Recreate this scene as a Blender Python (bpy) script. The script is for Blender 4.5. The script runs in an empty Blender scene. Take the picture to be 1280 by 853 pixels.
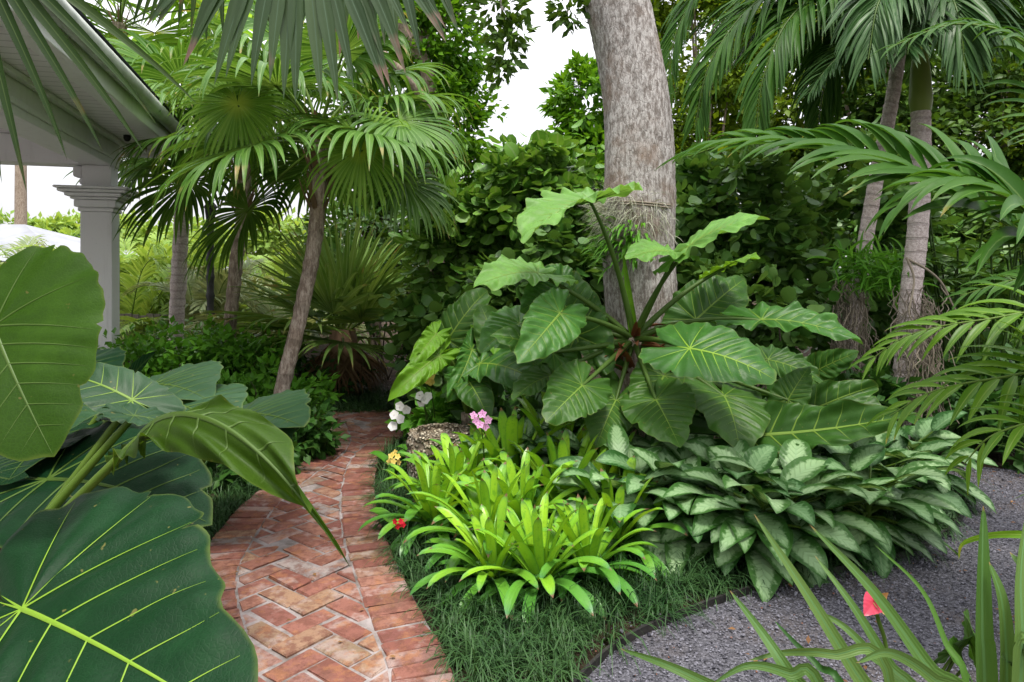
import bpy, math
import numpy as np
from mathutils import Vector, Matrix

SC = bpy.context.scene
COL = SC.collection
R = math.radians
rng = np.random.default_rng(11)

# ------------------------------------------------------------------ camera, sky, sun, exposure
H, F, HY = 1.3, 853.0, 340.0          # eye height, focal length and horizon row of the 1280 px wide photograph
cam = bpy.data.cameras.new('camera'); cam_o = bpy.data.objects.new('camera', cam); COL.objects.link(cam_o)
cam.sensor_width = 36; cam.lens = 36 * F / 1280; cam.shift_y = -(426.5 - HY) / 1280
cam.clip_start = 0.05; cam.clip_end = 500
cam_o.location = (0, 0, H); cam_o.rotation_euler = (R(90), 0, 0)
SC.camera = cam_o

world = bpy.data.worlds.new('World'); SC.world = world; world.use_nodes = True
wn = world.node_tree.nodes; wl = world.node_tree.links
sky = wn.new('ShaderNodeTexSky'); sky.sky_type = 'NISHITA'; sky.sun_disc = False
SUN_EL, SUN_AZ = 70, 165
sky.sun_elevation = R(SUN_EL); sky.sun_rotation = R(SUN_AZ); sky.air_density = 1.0; sky.dust_density = 4
wmix = wn.new('ShaderNodeMix'); wmix.data_type = 'RGBA'; wmix.inputs['Factor'].default_value = 0.82
tc = wn.new('ShaderNodeTexCoord'); sz = wn.new('ShaderNodeSeparateXYZ'); wl.new(tc.outputs['Generated'], sz.inputs[0])
gr = wn.new('ShaderNodeMapRange'); wl.new(sz.outputs['Z'], gr.inputs[0]); gr.inputs[1].default_value = 0; gr.inputs[2].default_value = 1; gr.inputs[3].default_value = 4.2; gr.inputs[4].default_value = 18.5
cn = wn.new('ShaderNodeTexNoise'); cn.inputs['Scale'].default_value = 3.2; cn.inputs['Detail'].default_value = 5; wl.new(tc.outputs['Generated'], cn.inputs['Vector'])
cm = wn.new('ShaderNodeMapRange'); wl.new(cn.outputs['Fac'], cm.inputs[0]); cm.inputs[1].default_value = .3; cm.inputs[2].default_value = .7; cm.inputs[3].default_value = .86; cm.inputs[4].default_value = 1.1
mm = wn.new('ShaderNodeMath'); mm.operation = 'MULTIPLY'; wl.new(gr.outputs[0], mm.inputs[0]); wl.new(cm.outputs[0], mm.inputs[1])
cv = wn.new('ShaderNodeVectorMath'); cv.operation = 'SCALE'; cv.inputs[0].default_value = (1.0, .985, 1.02); wl.new(mm.outputs[0], cv.inputs['Scale']); wl.new(cv.outputs[0], wmix.inputs['B'])
wl.new(sky.outputs['Color'], wmix.inputs['A'])
bg = wn['Background']; wl.new(wmix.outputs['Result'], bg.inputs['Color']); bg.inputs['Strength'].default_value = 0.10

sun = bpy.data.lights.new('sun', 'SUN'); sun.energy = 2.2; sun.angle = R(12); sun.color = (1, .95, .86)
sun_o = bpy.data.objects.new('sun', sun); COL.objects.link(sun_o)
az, el = R(SUN_AZ), R(SUN_EL)
sd = Vector((math.sin(az) * math.cos(el), math.cos(az) * math.cos(el), math.sin(el)))   # towards the sun
sun_o.rotation_euler = sd.to_track_quat('Z', 'Y').to_euler()

SC.view_settings.view_transform = 'Standard'; SC.view_settings.look = 'None'
SC.view_settings.exposure = 1.12; SC.view_settings.gamma = 1; SC.view_settings.use_curve_mapping = False
SC.cycles.max_bounces = 7; SC.cycles.diffuse_bounces = 3; SC.cycles.glossy_bounces = 2
SC.cycles.transmission_bounces = 4; SC.cycles.transparent_max_bounces = 4
SC.cycles.use_denoising = True

# ------------------------------------------------------------------ helpers
def P(px, py, d):
    """the point that stands d metres ahead of the viewer at this place of the 1280x853 photograph"""
    return np.array([(px - 640) / F * d, d, H + (HY - py) / F * d])
def G(px, py):
    d = H * F / (py - HY)
    return np.array([(px - 640) / F * d, d, 0.0])
def nz(a):
    a = np.asarray(a, float)
    n = np.linalg.norm(a, axis=-1, keepdims=True)
    return a / np.where(n < 1e-9, 1, n)
def V3(*a): return np.array(a, float)

def tag(o, label=None, cat=None, group=None, kind=None):
    if label: o['label'] = label
    if cat: o['category'] = cat
    if group: o['group'] = group
    if kind: o['kind'] = kind
    return o
ORG = {}
def thing(name, loc, label, cat, group=None):
    o = bpy.data.objects.new(name, None); COL.objects.link(o)
    o.empty_display_size = .1; o.location = tuple(loc); ORG[o.name] = np.array(loc, float)
    return tag(o, label, cat, group)
def children(o): return [c for c in bpy.data.objects if c.parent == o]
def copy_tree(o, parent=None):
    c = o.copy(); COL.objects.link(c)
    if parent is not None: c.parent = parent
    for ch in KIDS.get(o.name, []):
        copy_tree(ch, c)
    return c
KIDS = {}

class MB:
    def __init__(s): s.v = []; s.lc = []; s.f = {3: [], 4: []}; s.m = {3: [], 4: []}; s.n = 0
    def add(s, v, f, lc=None, mat=0):
        v = np.asarray(v, float).reshape(-1, 3); f = np.asarray(f, np.int64)
        if lc is None: lc = np.zeros((len(v), 3))
        s.v.append(v); s.lc.append(np.asarray(lc, float).reshape(-1, 3))
        k = f.shape[1]; s.f[k].append(f + s.n); s.m[k].append(np.full(len(f), mat)); s.n += len(v)
        return s
    def build(s, name, mats, parent=None, smooth=True):
        V = np.concatenate(s.v); L = np.concatenate(s.lc)
        if parent is not None: V = V - ORG.get(parent.name, np.zeros(3))
        me = bpy.data.meshes.new(name)
        loops = []; tot = []; mi = []
        for k in (4, 3):
            if s.f[k]:
                a = np.concatenate(s.f[k]); loops.append(a.ravel()); tot.append(np.full(len(a), k)); mi.append(np.concatenate(s.m[k]))
        loops = np.concatenate(loops); tot = np.concatenate(tot); mi = np.concatenate(mi)
        me.vertices.add(len(V)); me.vertices.foreach_set('co', V.ravel().astype(np.float32))
        me.loops.add(len(loops)); me.loops.foreach_set('vertex_index', loops.astype(np.int32))
        me.polygons.add(len(tot))
        me.polygons.foreach_set('loop_start', np.concatenate([[0], np.cumsum(tot)[:-1]]).astype(np.int32))
        me.polygons.foreach_set('loop_total', tot.astype(np.int32))
        me.polygons.foreach_set('material_index', mi.astype(np.int32))
        me.polygons.foreach_set('use_smooth', np.full(len(tot), smooth))
        at = me.attributes.new('lc', 'FLOAT_VECTOR', 'POINT'); at.data.foreach_set('vector', L.ravel().astype(np.float32))
        me.update(calc_edges=True); me.validate()
        for m in (mats if isinstance(mats, (list, tuple)) else [mats]): me.materials.append(m)
        o = bpy.data.objects.new(name, me); COL.objects.link(o)
        if parent is not None:
            o.parent = parent; ORG[o.name] = ORG.get(parent.name, np.zeros(3)); KIDS.setdefault(parent.name, []).append(o)
        return o

def curve(ctrl, n):
    """Catmull-Rom through the control points"""
    c = np.asarray(ctrl, float); c = np.vstack([2 * c[0] - c[1], c, 2 * c[-1] - c[-2]])
    m = len(c) - 3; t = np.linspace(0, m - 1e-6, n); i = t.astype(int); u = (t - i)[:, None]
    a, b, d, e = c[i], c[i + 1], c[i + 2], c[i + 3]
    return .5 * (2 * b + (d - a) * u + (2 * a - 5 * b + 4 * d - e) * u ** 2 + (3 * b - a - 3 * d + e) * u ** 3)
def tube(mb, pts, rad, seg=8, rnd=0.0, mat=0, lump=0.0, cap=True):
    pts = np.asarray(pts, float); n = len(pts); rad = np.broadcast_to(np.asarray(rad, float), (n,))
    T = nz(np.gradient(pts, axis=0))
    a = np.array([1., 0, 0]) if abs(T[0][0]) < .8 else np.array([0, 1., 0])
    N = np.zeros_like(pts); N[0] = nz(a - T[0] * a.dot(T[0]))
    for i in range(1, n): N[i] = nz(N[i - 1] - T[i] * N[i - 1].dot(T[i]))
    B = np.cross(T, N); th = np.linspace(0, 2 * np.pi, seg, endpoint=False)
    rr = rad[:, None] * (1 + (lump * rng.standard_normal((n, seg)) if lump else np.zeros((n, seg))))
    v = pts[:, None] + rr[..., None] * (np.cos(th)[None, :, None] * N[:, None] + np.sin(th)[None, :, None] * B[:, None])
    s = np.concatenate([[0], np.cumsum(np.linalg.norm(np.diff(pts, axis=0), axis=1))])
    lc = np.stack([np.broadcast_to(th / 6.2832, (n, seg)), np.broadcast_to(s[:, None], (n, seg)), np.full((n, seg), rnd)], -1)
    i = np.arange(n - 1)[:, None] * seg; j = np.arange(seg)[None]; k = (j + 1) % seg
    f = np.stack([i + j, i + k, i + seg + k, i + seg + j], -1).reshape(-1, 4)
    mb.add(v, f, lc, mat)
    if cap:
        for e, row in ((0, 0), (n - 1, (n - 1) * seg)):
            vv = np.vstack([v[e], pts[e][None]]); q = np.stack([np.arange(seg), (np.arange(seg) + 1) % seg, np.full(seg, seg)], -1)
            mb.add(vv, q if e else q[:, ::-1], None, mat)

def prof_lance(s): return np.clip(np.sin(np.pi * np.clip(s, 0, 1) ** .75) ** .8, .03, 1) * (s < .999)
def prof_strap(s): return np.clip(np.minimum(.55 + s * 1.2, 1) * np.clip((1 - s) / .18, 0, 1) ** .55, 0, 1)
def prof_taper(s): return np.clip(np.minimum(.5 + 4 * s, 1) * (1 - s) ** .6, 0, 1)
def prof_leaflet(s): return np.clip(np.minimum(.25 + 3.2 * s, 1) * np.clip((1 - s) / .6, 0, 1) ** .75, 0, 1)
def prof_grass(s): return np.clip((1 - s) ** .5, 0, 1)

def blades(mb, P0, D, UP, L, W, nseg=6, droop=.4, prof=prof_lance, fold=.2, pw=1.3, rnd=None, g=(0, 0, -1), twist=0, mid=True, mat=0, wave=0):
    P0 = np.atleast_2d(np.asarray(P0, float)); n = len(P0)
    bc = lambda a: np.broadcast_to(np.asarray(a, float), (n,))
    D = nz(np.broadcast_to(np.asarray(D, float), (n, 3))); UP = np.broadcast_to(np.asarray(UP, float), (n, 3))
    L, W, droop, fold, twist = map(bc, (L, W, droop, fold, twist))
    rnd = rng.random(n) if rnd is None else bc(rnd)
    s = np.linspace(0, 1, nseg + 1)
    dirs = nz(D[:, None] + np.asarray(g, float)[None, None] * (droop[:, None] * s[None] ** pw)[..., None])
    seg = dirs[:, :-1] * (L / nseg)[:, None, None]
    pts = np.concatenate([P0[:, None], P0[:, None] + np.cumsum(seg, 1)], 1)
    side0 = nz(np.cross(D, UP)); bad = np.linalg.norm(np.cross(D, UP), axis=1) < 1e-3
    if bad.any(): side0[bad] = (1, 0, 0)
    side = nz(side0[:, None] - dirs * (side0[:, None] * dirs).sum(-1, keepdims=True))
    nr = np.cross(side, dirs)
    if np.any(twist):
        a = (twist[:, None] * s[None])[..., None]; side, nr = side * np.cos(a) + nr * np.sin(a), nr * np.cos(a) - side * np.sin(a)
    w = (W[:, None] * prof(s)[None])[..., None] * .5
    up = nr * w * (2 * fold[:, None, None])
    if wave: up = up + nr * (wave * W[:, None, None]) * np.sin(s * 14 + rng.random((n, 1)) * 6)[..., None]
    lft = pts - side * w + up; rgt = pts + side * w + up
    m = nseg + 1
    z = np.broadcast_to(rnd[:, None], (n, m)); vv = np.broadcast_to(s[None], (n, m))
    if mid:
        v = np.stack([lft, pts, rgt], 2).reshape(-1, 3)
        lc = np.stack([np.stack([np.full((n, m), c), vv, z], -1) for c in (-1., 0., 1.)], 2).reshape(-1, 3); k = 3
    else:
        v = np.stack([lft, rgt], 2).reshape(-1, 3)
        lc = np.stack([np.stack([np.full((n, m), c), vv, z], -1) for c in (-1., 1.)], 2).reshape(-1, 3); k = 2
    base = (np.arange(n)[:, None, None] * m + np.arange(nseg)[None, :, None]) * k + np.arange(k - 1)[None, None]
    f = np.stack([base, base + 1, base + k + 1, base + k], -1).reshape(-1, 4)
    mb.add(v, f, lc, mat)
    return pts

# leaf templates (x along the leaf, y across, z up)
T_DIA = (np.array([[0, 0, 0], [.45, -.28, .07], [1, 0, -.06], [.45, .28, .07], [.5, 0, 0]]), np.array([[0, 1, 4], [1, 2, 4], [0, 4, 3], [4, 2, 3]]))
_a = np.linspace(0, 2 * np.pi, 9)[:-1]
T_RND = (np.vstack([[[.5, 0, -.03]], np.stack([.5 - .5 * np.cos(_a), .42 * np.sin(_a), .05 + .05 * np.cos(2 * _a)], -1)]),
         np.array([[0, 1 + (i + 1) % 8, 1 + i] for i in range(8)]))
def scatter(mb, T, pos, D, N, size, rnd=None, mat=0):
    tv, tf = T; n = len(pos); D = nz(D); S = nz(np.cross(N, D)); N = np.cross(D, S)
    size = np.broadcast_to(np.asarray(size, float), (n,))
    M = np.stack([D, S, N], 1)                      # n,3,3 rows
    v = pos[:, None] + np.einsum('vk,nkj->nvj', tv, M) * size[:, None, None]
    rnd = rng.random(n) if rnd is None else rnd
    lc = np.stack([np.broadcast_to(tv[None, :, 1] * 2.3, (n, len(tv))), np.broadcast_to(tv[None, :, 0], (n, len(tv))), np.broadcast_to(rnd[:, None], (n, len(tv)))], -1)
    f = (tf[None] + (np.arange(n) * len(tv))[:, None, None]).reshape(-1, 3)
    mb.add(v, f, lc, mat)
def rnd_dir(n): return nz(rng.standard_normal((n, 3)))

# ------------------------------------------------------------------ materials
def new_mat(name):
    m = bpy.data.materials.new(name); m.use_nodes = True; nt = m.node_tree
    for x in list(nt.nodes): nt.nodes.remove(x)
    return m, nt
class NB:
    def __init__(s, nt): s.nt = nt
    def n(s, t, **kw):
        x = s.nt.nodes.new(t)
        for k, v in kw.items(): setattr(x, k, v)
        return x
    def link(s, a, b): s.nt.links.new(a, b)
    def val(s, x, i, v):
        if hasattr(v, 'is_output') or isinstance(v, bpy.types.NodeSocket): s.link(v, x.inputs[i])
        else: x.inputs[i].default_value = v
    def math(s, op, a, b=0.0, clamp=False):
        x = s.n('ShaderNodeMath', operation=op, use_clamp=clamp); s.val(x, 0, a); s.val(x, 1, b); return x.outputs[0]
    def mix(s, f, a, b, mode='MIX'):
        x = s.n('ShaderNodeMix', data_type='RGBA', blend_type=mode); s.val(x, 'Factor', f)
        for k, v in (('A', a), ('B', b)):
            if isinstance(v, tuple): v = v if len(v) == 4 else (*v, 1)
            s.val(x, k, v)
        return x.outputs['Result']
    def noise(s, scale, detail=3, vec=None, rough=.55):
        x = s.n('ShaderNodeTexNoise'); x.inputs['Scale'].default_value = scale; x.inputs['Detail'].default_value = detail; x.inputs['Roughness'].default_value = rough
        if vec is not None: s.link(vec, x.inputs['Vector'])
        return x.outputs['Fac']
    def ramp(s, f, lo, hi):
        x = s.n('ShaderNodeMapRange', interpolation_type='SMOOTHSTEP'); s.val(x, 0, f); x.inputs[1].default_value = lo; x.inputs[2].default_value = hi
        return x.outputs[0]
    def coords(s): return s.n('ShaderNodeTexCoord').outputs['Object']
    def attr(s):
        a = s.n('ShaderNodeAttribute', attribute_name='lc'); x = s.n('ShaderNodeSeparateXYZ'); s.link(a.outputs['Vector'], x.inputs[0])
        return x.outputs[0], x.outputs[1], x.outputs[2], a.outputs['Vector']
    def bump(s, h, strength=.3, dist=.01):
        b = s.n('ShaderNodeBump'); b.inputs['Strength'].default_value = strength; b.inputs['Distance'].default_value = dist; s.link(h, b.inputs['Height']); return b.outputs[0]
    def finish(s, col, rough=.5, spec=.5, normal=None, trans=0.0, tcol=None, coat=0):
        p = s.n('ShaderNodeBsdfPrincipled'); s.val(p, 'Base Color', col if not isinstance(col, tuple) else (*col[:3], 1)); s.val(p, 'Roughness', rough)
        p.inputs['Specular IOR Level'].default_value = spec * .6
        if normal is not None: s.link(normal, p.inputs['Normal'])
        out = s.n('ShaderNodeOutputMaterial'); sh = p.outputs[0]
        if trans:
            t = s.n('ShaderNodeBsdfTranslucent'); s.val(t, 'Color', tcol if tcol is not None else col)
            m = s.n('ShaderNodeMixShader'); m.inputs[0].default_value = trans * .75; s.link(sh, m.inputs[1]); s.link(t.outputs[0], m.inputs[2]); sh = m.outputs[0]
        s.link(sh, out.inputs['Surface'])

def leaf_mat(name, c1, c2, vein=None, vw=.1, rough=.42, trans=.28, spec=.32, nscale=9, dead=None, deadamt=0.0, tip=None, tipv=.9, stripes=0, tboost=1.7, bump=.25, hub=None, organic=0):
    if c1[1] > c1[0] and c1[1] > c1[2] and not any(k in name for k in ('mondo', 'deep', 'grey')): c1, c2 = ((c[0] * 1.12, c[1], c[2] * .58) for c in (c1, c2))
    m, nt = new_mat(name); b = NB(nt); u, v, r, vec = b.attr(); co = b.coords()
    n1 = b.noise(nscale, 4, co)
    col = b.mix(b.math('ADD', b.math('MULTIPLY', r, .75), b.math('MULTIPLY', b.math('SUBTRACT', n1, .35), .8), True), c1, c2)
    hs = b.noise(2.3, 2, co); col = b.mix(b.math('MULTIPLY', hs, .35), col, tuple(x * .55 for x in c1))
    if dead is not None:
        x = b.math('ADD', b.math('MULTIPLY', v, .6), b.noise(5, 3, co)); col = b.mix(b.math('MULTIPLY', b.ramp(x, 1.02 - deadamt, 1.2 - deadamt), .9), col, dead)
    if tip is not None: col = b.mix(b.ramp(v, tipv, min(1, tipv + .07)), col, tip)
    au = b.math('ABSOLUTE', u)
    if vein is not None: col = b.mix(b.math('MULTIPLY', b.math('SUBTRACT', 1, b.ramp(au, vw * .4, vw)), .8), col, vein)
    if hub is not None: col = b.mix(b.math('MULTIPLY', b.math('SUBTRACT', 1, b.ramp(v, .02, .30)), .85), col, hub)
    if organic:
        col = b.mix(b.math('MULTIPLY', b.ramp(b.noise(7, 5, co, .7), .45, .75), .3), col, tuple(min(1, x * 1.9) for x in c2))
        col = b.mix(b.math('MULTIPLY', b.ramp(b.noise(46, 2, co), .70, .74), .7), col, (.13, .12, .035))
        col = b.mix(b.math('MULTIPLY', b.ramp(b.math('ADD', u, b.math('MULTIPLY', b.noise(9, 3, co), .08)), 1.01, 1.06), .55), col, (.13, .17, .03))
    nrm = None
    if organic:
        vo = b.n('ShaderNodeTexVoronoi', feature='DISTANCE_TO_EDGE'); vo.inputs['Scale'].default_value = 150; b.link(co, vo.inputs['Vector'])
        fine = b.ramp(vo.outputs['Distance'], 0, .18); col = b.mix(b.math('MULTIPLY', b.math('SUBTRACT', 1, fine), .10), col, tuple(min(1, x * 1.8) for x in c2))
        nrm = b.bump(b.math('ADD', b.math('MULTIPLY', fine, .25), b.math('MULTIPLY', b.noise(13, 4, co), 5)), bump, .002)
    elif stripes:
        w = b.math('SINE', b.math('MULTIPLY', u, stripes)); h = b.math('ADD', b.math('MULTIPLY', w, .35), n1); nrm = b.bump(h, bump, .004)
    else: nrm = b.bump(b.noise(nscale * 5, 2, co), bump * .6, .003)
    x = b.n('ShaderNodeMix', data_type='RGBA', blend_type='MULTIPLY'); x.inputs['Factor'].default_value = 1; b.link(col, x.inputs['A']); x.inputs['B'].default_value = (tboost * 1.15, tboost, tboost * .55, 1)
    rg = b.math('ADD', rough - .1, b.math('MULTIPLY', b.noise(14, 2, co), .25))
    b.finish(col, rg, spec, nrm, trans, x.outputs['Result'])
    return m

def plain_mat(name, c1, c2=None, scale=8, rough=.6, spec=.4, bump=.2, bscale=None, dist=.01, stretch=None, contrast=(.3, .7)):
    m, nt = new_mat(name); b = NB(nt); co = b.coords()
    if stretch:
        mp = b.n('ShaderNodeMapping'); mp.inputs['Scale'].default_value = stretch; b.link(co, mp.inputs[0]); co = mp.outputs[0]
    n1 = b.noise(scale, 5, co, .65)
    col = b.mix(b.ramp(n1, *contrast), c1, c2 or c1)
    n2 = b.noise(bscale or scale * 4, 4, co, .7)
    b.finish(col, rough, spec, b.bump(n2, bump, dist))
    return m

M = {}
M['soil'] = plain_mat('dark mulch soil', (.022, .016, .011), (.07, .05, .034), 14, .95, .1, 1, 60, .03)
M['mortar'] = plain_mat('pale sandy mortar', (.10, .085, .075), (.30, .265, .26), 9, .9, .2, .5, 120, .004)
M['white_paint'] = plain_mat('white painted wood', (.72, .72, .72), (.80, .80, .80), 3, .45, .4, .06, 40, .003)
M['ceiling_paint'] = plain_mat('painted ceiling boards', (.52, .50, .50), (.60, .58, .58), 3, .55, .3, .08, 30, .003)
M['gutter'] = plain_mat('weathered pale gutter', (.30, .33, .30), (.48, .50, .46), 6, .4, .5, .1)
M['roof_metal'] = plain_mat('white metal roof', (.17, .18, .20), (.24, .25, .275), 2, .4, .5, .1)
M['edging'] = plain_mat('black edging', (.012, .012, .012), (.03, .028, .025), 20, .7, .3)
M['iron'] = plain_mat('dark iron', (.012, .013, .014), (.03, .03, .03), 20, .5, .5)
M['glass_lamp'] = plain_mat('frosted lamp glass', (.5, .5, .46), (.6, .6, .56), 8, .3)
M['fence'] = plain_mat('weathered grey fence boards', (.12, .105, .09), (.2, .175, .15), 8, .8, .2, .3, None, .01, (8, 1, .6))
M['bark_ring'] = None
M['petiole'] = leaf_mat('green stalk', (.055, .12, .025), (.10, .18, .04), rough=.4, trans=0, nscale=12)
M['petiole_dark'] = leaf_mat('dark green stalk', (.03, .075, .02), (.06, .12, .03), rough=.4, trans=0, nscale=12)
M['vein_bright'] = leaf_mat('bright leaf vein', (.12, .25, .035), (.17, .31, .05), rough=.45, trans=.1)
M['vein_mid'] = leaf_mat('pale green leaf vein', (.10, .2, .05), (.14, .25, .06), rough=.4, trans=.15)
M['vein_dark'] = leaf_mat('dim leaf vein', (.045, .095, .03), (.06, .12, .035), rough=.4, trans=.15)
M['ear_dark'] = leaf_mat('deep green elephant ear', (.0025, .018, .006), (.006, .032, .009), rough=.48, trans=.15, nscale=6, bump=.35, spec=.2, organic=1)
M['ear_lit'] = leaf_mat('fresh green elephant ear', (.016, .058, .006), (.032, .088, .01), rough=.45, trans=.6, nscale=6, organic=1)  # light green of a backlit leaf, put into the colour
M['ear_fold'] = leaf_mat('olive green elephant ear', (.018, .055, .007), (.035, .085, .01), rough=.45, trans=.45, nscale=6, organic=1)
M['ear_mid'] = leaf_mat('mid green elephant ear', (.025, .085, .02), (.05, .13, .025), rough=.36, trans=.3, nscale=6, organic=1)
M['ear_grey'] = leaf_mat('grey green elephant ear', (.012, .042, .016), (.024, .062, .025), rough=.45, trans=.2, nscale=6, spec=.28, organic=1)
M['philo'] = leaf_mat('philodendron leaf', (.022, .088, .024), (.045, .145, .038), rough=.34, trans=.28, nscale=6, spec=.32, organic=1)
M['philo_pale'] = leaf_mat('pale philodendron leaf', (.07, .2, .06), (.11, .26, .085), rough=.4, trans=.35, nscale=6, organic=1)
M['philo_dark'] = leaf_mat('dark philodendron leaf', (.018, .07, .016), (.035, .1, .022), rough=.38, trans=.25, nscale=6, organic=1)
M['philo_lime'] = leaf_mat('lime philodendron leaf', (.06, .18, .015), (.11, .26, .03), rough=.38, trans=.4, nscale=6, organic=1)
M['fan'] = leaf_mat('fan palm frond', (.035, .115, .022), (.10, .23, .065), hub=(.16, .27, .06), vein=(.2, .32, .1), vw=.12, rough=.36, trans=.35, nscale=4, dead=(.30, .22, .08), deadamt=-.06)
M['fan_dim'] = leaf_mat('dark fan palm frond', (.014, .04, .012), (.035, .075, .026), vein=(.07, .11, .035), vw=.12, rough=.36, trans=.3, nscale=4, dead=(.25, .13, .07), deadamt=-.02)  # dark green frond copy with the shade put into its colour
M['fan_lime'] = leaf_mat('sunlit fan palm frond', (.09, .24, .04), (.19, .38, .09), hub=(.42, .5, .08), vein=(.3, .42, .1), vw=.12, rough=.38, trans=.7, nscale=4)  # brighter frond copy; the light on the fans is put into the colour
M['fan_blue'] = leaf_mat('blue green fan palm frond', (.016, .046, .02), (.055, .105, .07), vein=(.06, .11, .06), vw=.1, rough=.36, trans=.2, nscale=4, dead=(.2, .12, .1), deadamt=-.05, spec=.5, stripes=9)
M['fan_stiff'] = leaf_mat('silver green palmetto frond', (.08, .19, .055), (.20, .34, .15), vein=(.28, .38, .16), vw=.12, rough=.4, trans=.35, nscale=4, dead=(.3, .2, .08), deadamt=-.02)
M['dead_frond'] = leaf_mat('dry brown frond', (.10, .06, .03), (.2, .13, .065), rough=.8, trans=.1, nscale=6)
M['feather'] = leaf_mat('feather palm frond', (.018, .075, .014), (.045, .13, .026), vein=(.09, .16, .04), vw=.12, spec=.2, rough=.42, trans=.35, nscale=4, dead=(.25, .17, .04), deadamt=-.12)
M['feather_blue'] = leaf_mat('glossy blue green frond', (.02, .07, .03), (.05, .12, .06), vein=(.1, .17, .07), vw=.1, rough=.34, trans=.25, nscale=4, spec=.22, stripes=7)
M['areca'] = leaf_mat('areca frond', (.045, .14, .012), (.11, .25, .03), vein=(.18, .28, .05), vw=.14, rough=.34, trans=.4, nscale=4, dead=(.3, .25, .04), deadamt=-.08)
M['areca_pale'] = leaf_mat('pale areca frond', (.14, .28, .08), (.27, .42, .16), rough=.45, trans=.45, nscale=4)  # light green areca; haze and overexposure are put into the colour too
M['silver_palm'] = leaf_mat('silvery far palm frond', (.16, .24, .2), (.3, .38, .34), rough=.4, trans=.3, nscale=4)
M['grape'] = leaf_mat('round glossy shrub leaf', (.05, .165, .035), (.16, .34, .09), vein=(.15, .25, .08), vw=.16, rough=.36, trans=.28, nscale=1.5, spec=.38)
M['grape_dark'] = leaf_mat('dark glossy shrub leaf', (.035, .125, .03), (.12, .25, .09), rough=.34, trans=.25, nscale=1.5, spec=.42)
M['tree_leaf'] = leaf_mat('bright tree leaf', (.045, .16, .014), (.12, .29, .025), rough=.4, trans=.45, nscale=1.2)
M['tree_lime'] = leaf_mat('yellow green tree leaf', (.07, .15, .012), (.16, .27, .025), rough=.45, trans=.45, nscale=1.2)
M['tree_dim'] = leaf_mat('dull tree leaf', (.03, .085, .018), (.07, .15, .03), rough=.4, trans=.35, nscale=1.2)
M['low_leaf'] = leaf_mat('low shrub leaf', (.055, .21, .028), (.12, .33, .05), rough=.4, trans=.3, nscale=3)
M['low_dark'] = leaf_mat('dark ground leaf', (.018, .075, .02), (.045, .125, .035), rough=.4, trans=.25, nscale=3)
M['mondo'] = leaf_mat('mondo grass', (.010, .042, .012), (.065, .135, .042), rough=.42, trans=.2, nscale=3, dead=(.16, .12, .05), deadamt=-.12)
M['strap'] = leaf_mat('strappy foreground leaf', (.045, .125, .04), (.10, .19, .085), vein=(.09, .19, .07), vw=.2, rough=.45, trans=.35, nscale=5, tip=(.3, .16, .07), tipv=.965, stripes=16)
M['whorl'] = leaf_mat('slender whorled leaf', (.03, .10, .02), (.07, .17, .04), rough=.36, trans=.3, nscale=3)
M['moss'] = leaf_mat('grey green air plant', (.24, .26, .19), (.42, .43, .34), rough=.8, trans=.15, nscale=8)
M['root'] = leaf_mat('pale aerial root', (.15, .125, .09), (.3, .26, .2), rough=.8, trans=0, nscale=8)
M['twig'] = leaf_mat('grey brown twig', (.10, .08, .06), (.17, .14, .11), rough=.85, trans=0, nscale=8)
M['sheath'] = leaf_mat('rusty leaf sheath', (.13, .05, .025), (.22, .09, .04), rough=.7, trans=.1, nscale=8)
M['petal_white'] = leaf_mat('white petal', (.78, .78, .80), (.85, .85, .86), rough=.5, trans=.3, tboost=1)
M['petal_yellow'] = leaf_mat('yellow petal', (.75, .58, .12), (.82, .68, .25), rough=.5, trans=.3, tboost=1)
M['petal_pink'] = leaf_mat('mauve pink petal', (.55, .25, .48), (.72, .45, .66), vein=(.3, .05, .2), vw=.2, rough=.5, trans=.3, tboost=1)
M['petal_red'] = leaf_mat('red petal', (.55, .01, .03), (.7, .03, .05), rough=.4, trans=.2, tboost=1)
M['spathe'] = leaf_mat('pink spathe', (.40, .035, .07), (.52, .07, .11), rough=.28, trans=.25, tboost=1)
M['bract'] = leaf_mat('peach bract', (.6, .26, .14), (.4, .3, .1), rough=.4, trans=.25, tboost=1)

def brom_mat():
    m, nt = new_mat('lime bromeliad leaf'); b = NB(nt); u, v, r, vec = b.attr(); co = b.coords()
    col = b.mix(b.math('MULTIPLY', r, .9), (.13, .35, .012), (.29, .50, .03))
    oi = b.n('ShaderNodeObjectInfo').outputs['Random']; col = b.mix(b.math('MULTIPLY', b.ramp(oi, .35, 1), .55), col, (.11, .30, .02))
    outer = b.ramp(r, .15, .8)
    col = b.mix(b.math('MULTIPLY', b.math('SUBTRACT', 1, outer), .85), col, (.06, .20, .035))
    mot = b.ramp(b.noise(42, 3, co), .56, .68); col = b.mix(b.math('MULTIPLY', mot, .5), col, (.09, .28, .02))
    au = b.math('ABSOLUTE', u)
    col = b.mix(b.math('MULTIPLY', b.ramp(au, .7, 1.0), .55), col, (.06, .22, .035))
    vv = b.math('ADD', v, b.math('MULTIPLY', b.noise(20, 2, co), .16))
    col = b.mix(b.math('MULTIPLY', b.ramp(vv, .93, 1.08), .85), col, (.05, .17, .06))
    col = b.mix(b.ramp(b.math('ADD', v, b.math('MULTIPLY', oi, .04)), .965, 1.0), col, (.16, .09, .05))
    sp = b.ramp(b.noise(130, 2, co), .68, .72); col = b.mix(b.math('MULTIPLY', sp, .6), col, (.03, .06, .03))
    t = b.mix(1.0, col, (1.5, 1.3, .5, 1), 'MULTIPLY')
    b.finish(col, .3, .5, b.bump(b.math('SINE', b.math('MULTIPLY', u, 9)), .12, .003), .3, t); return m
M['brom'] = brom_mat()
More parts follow.
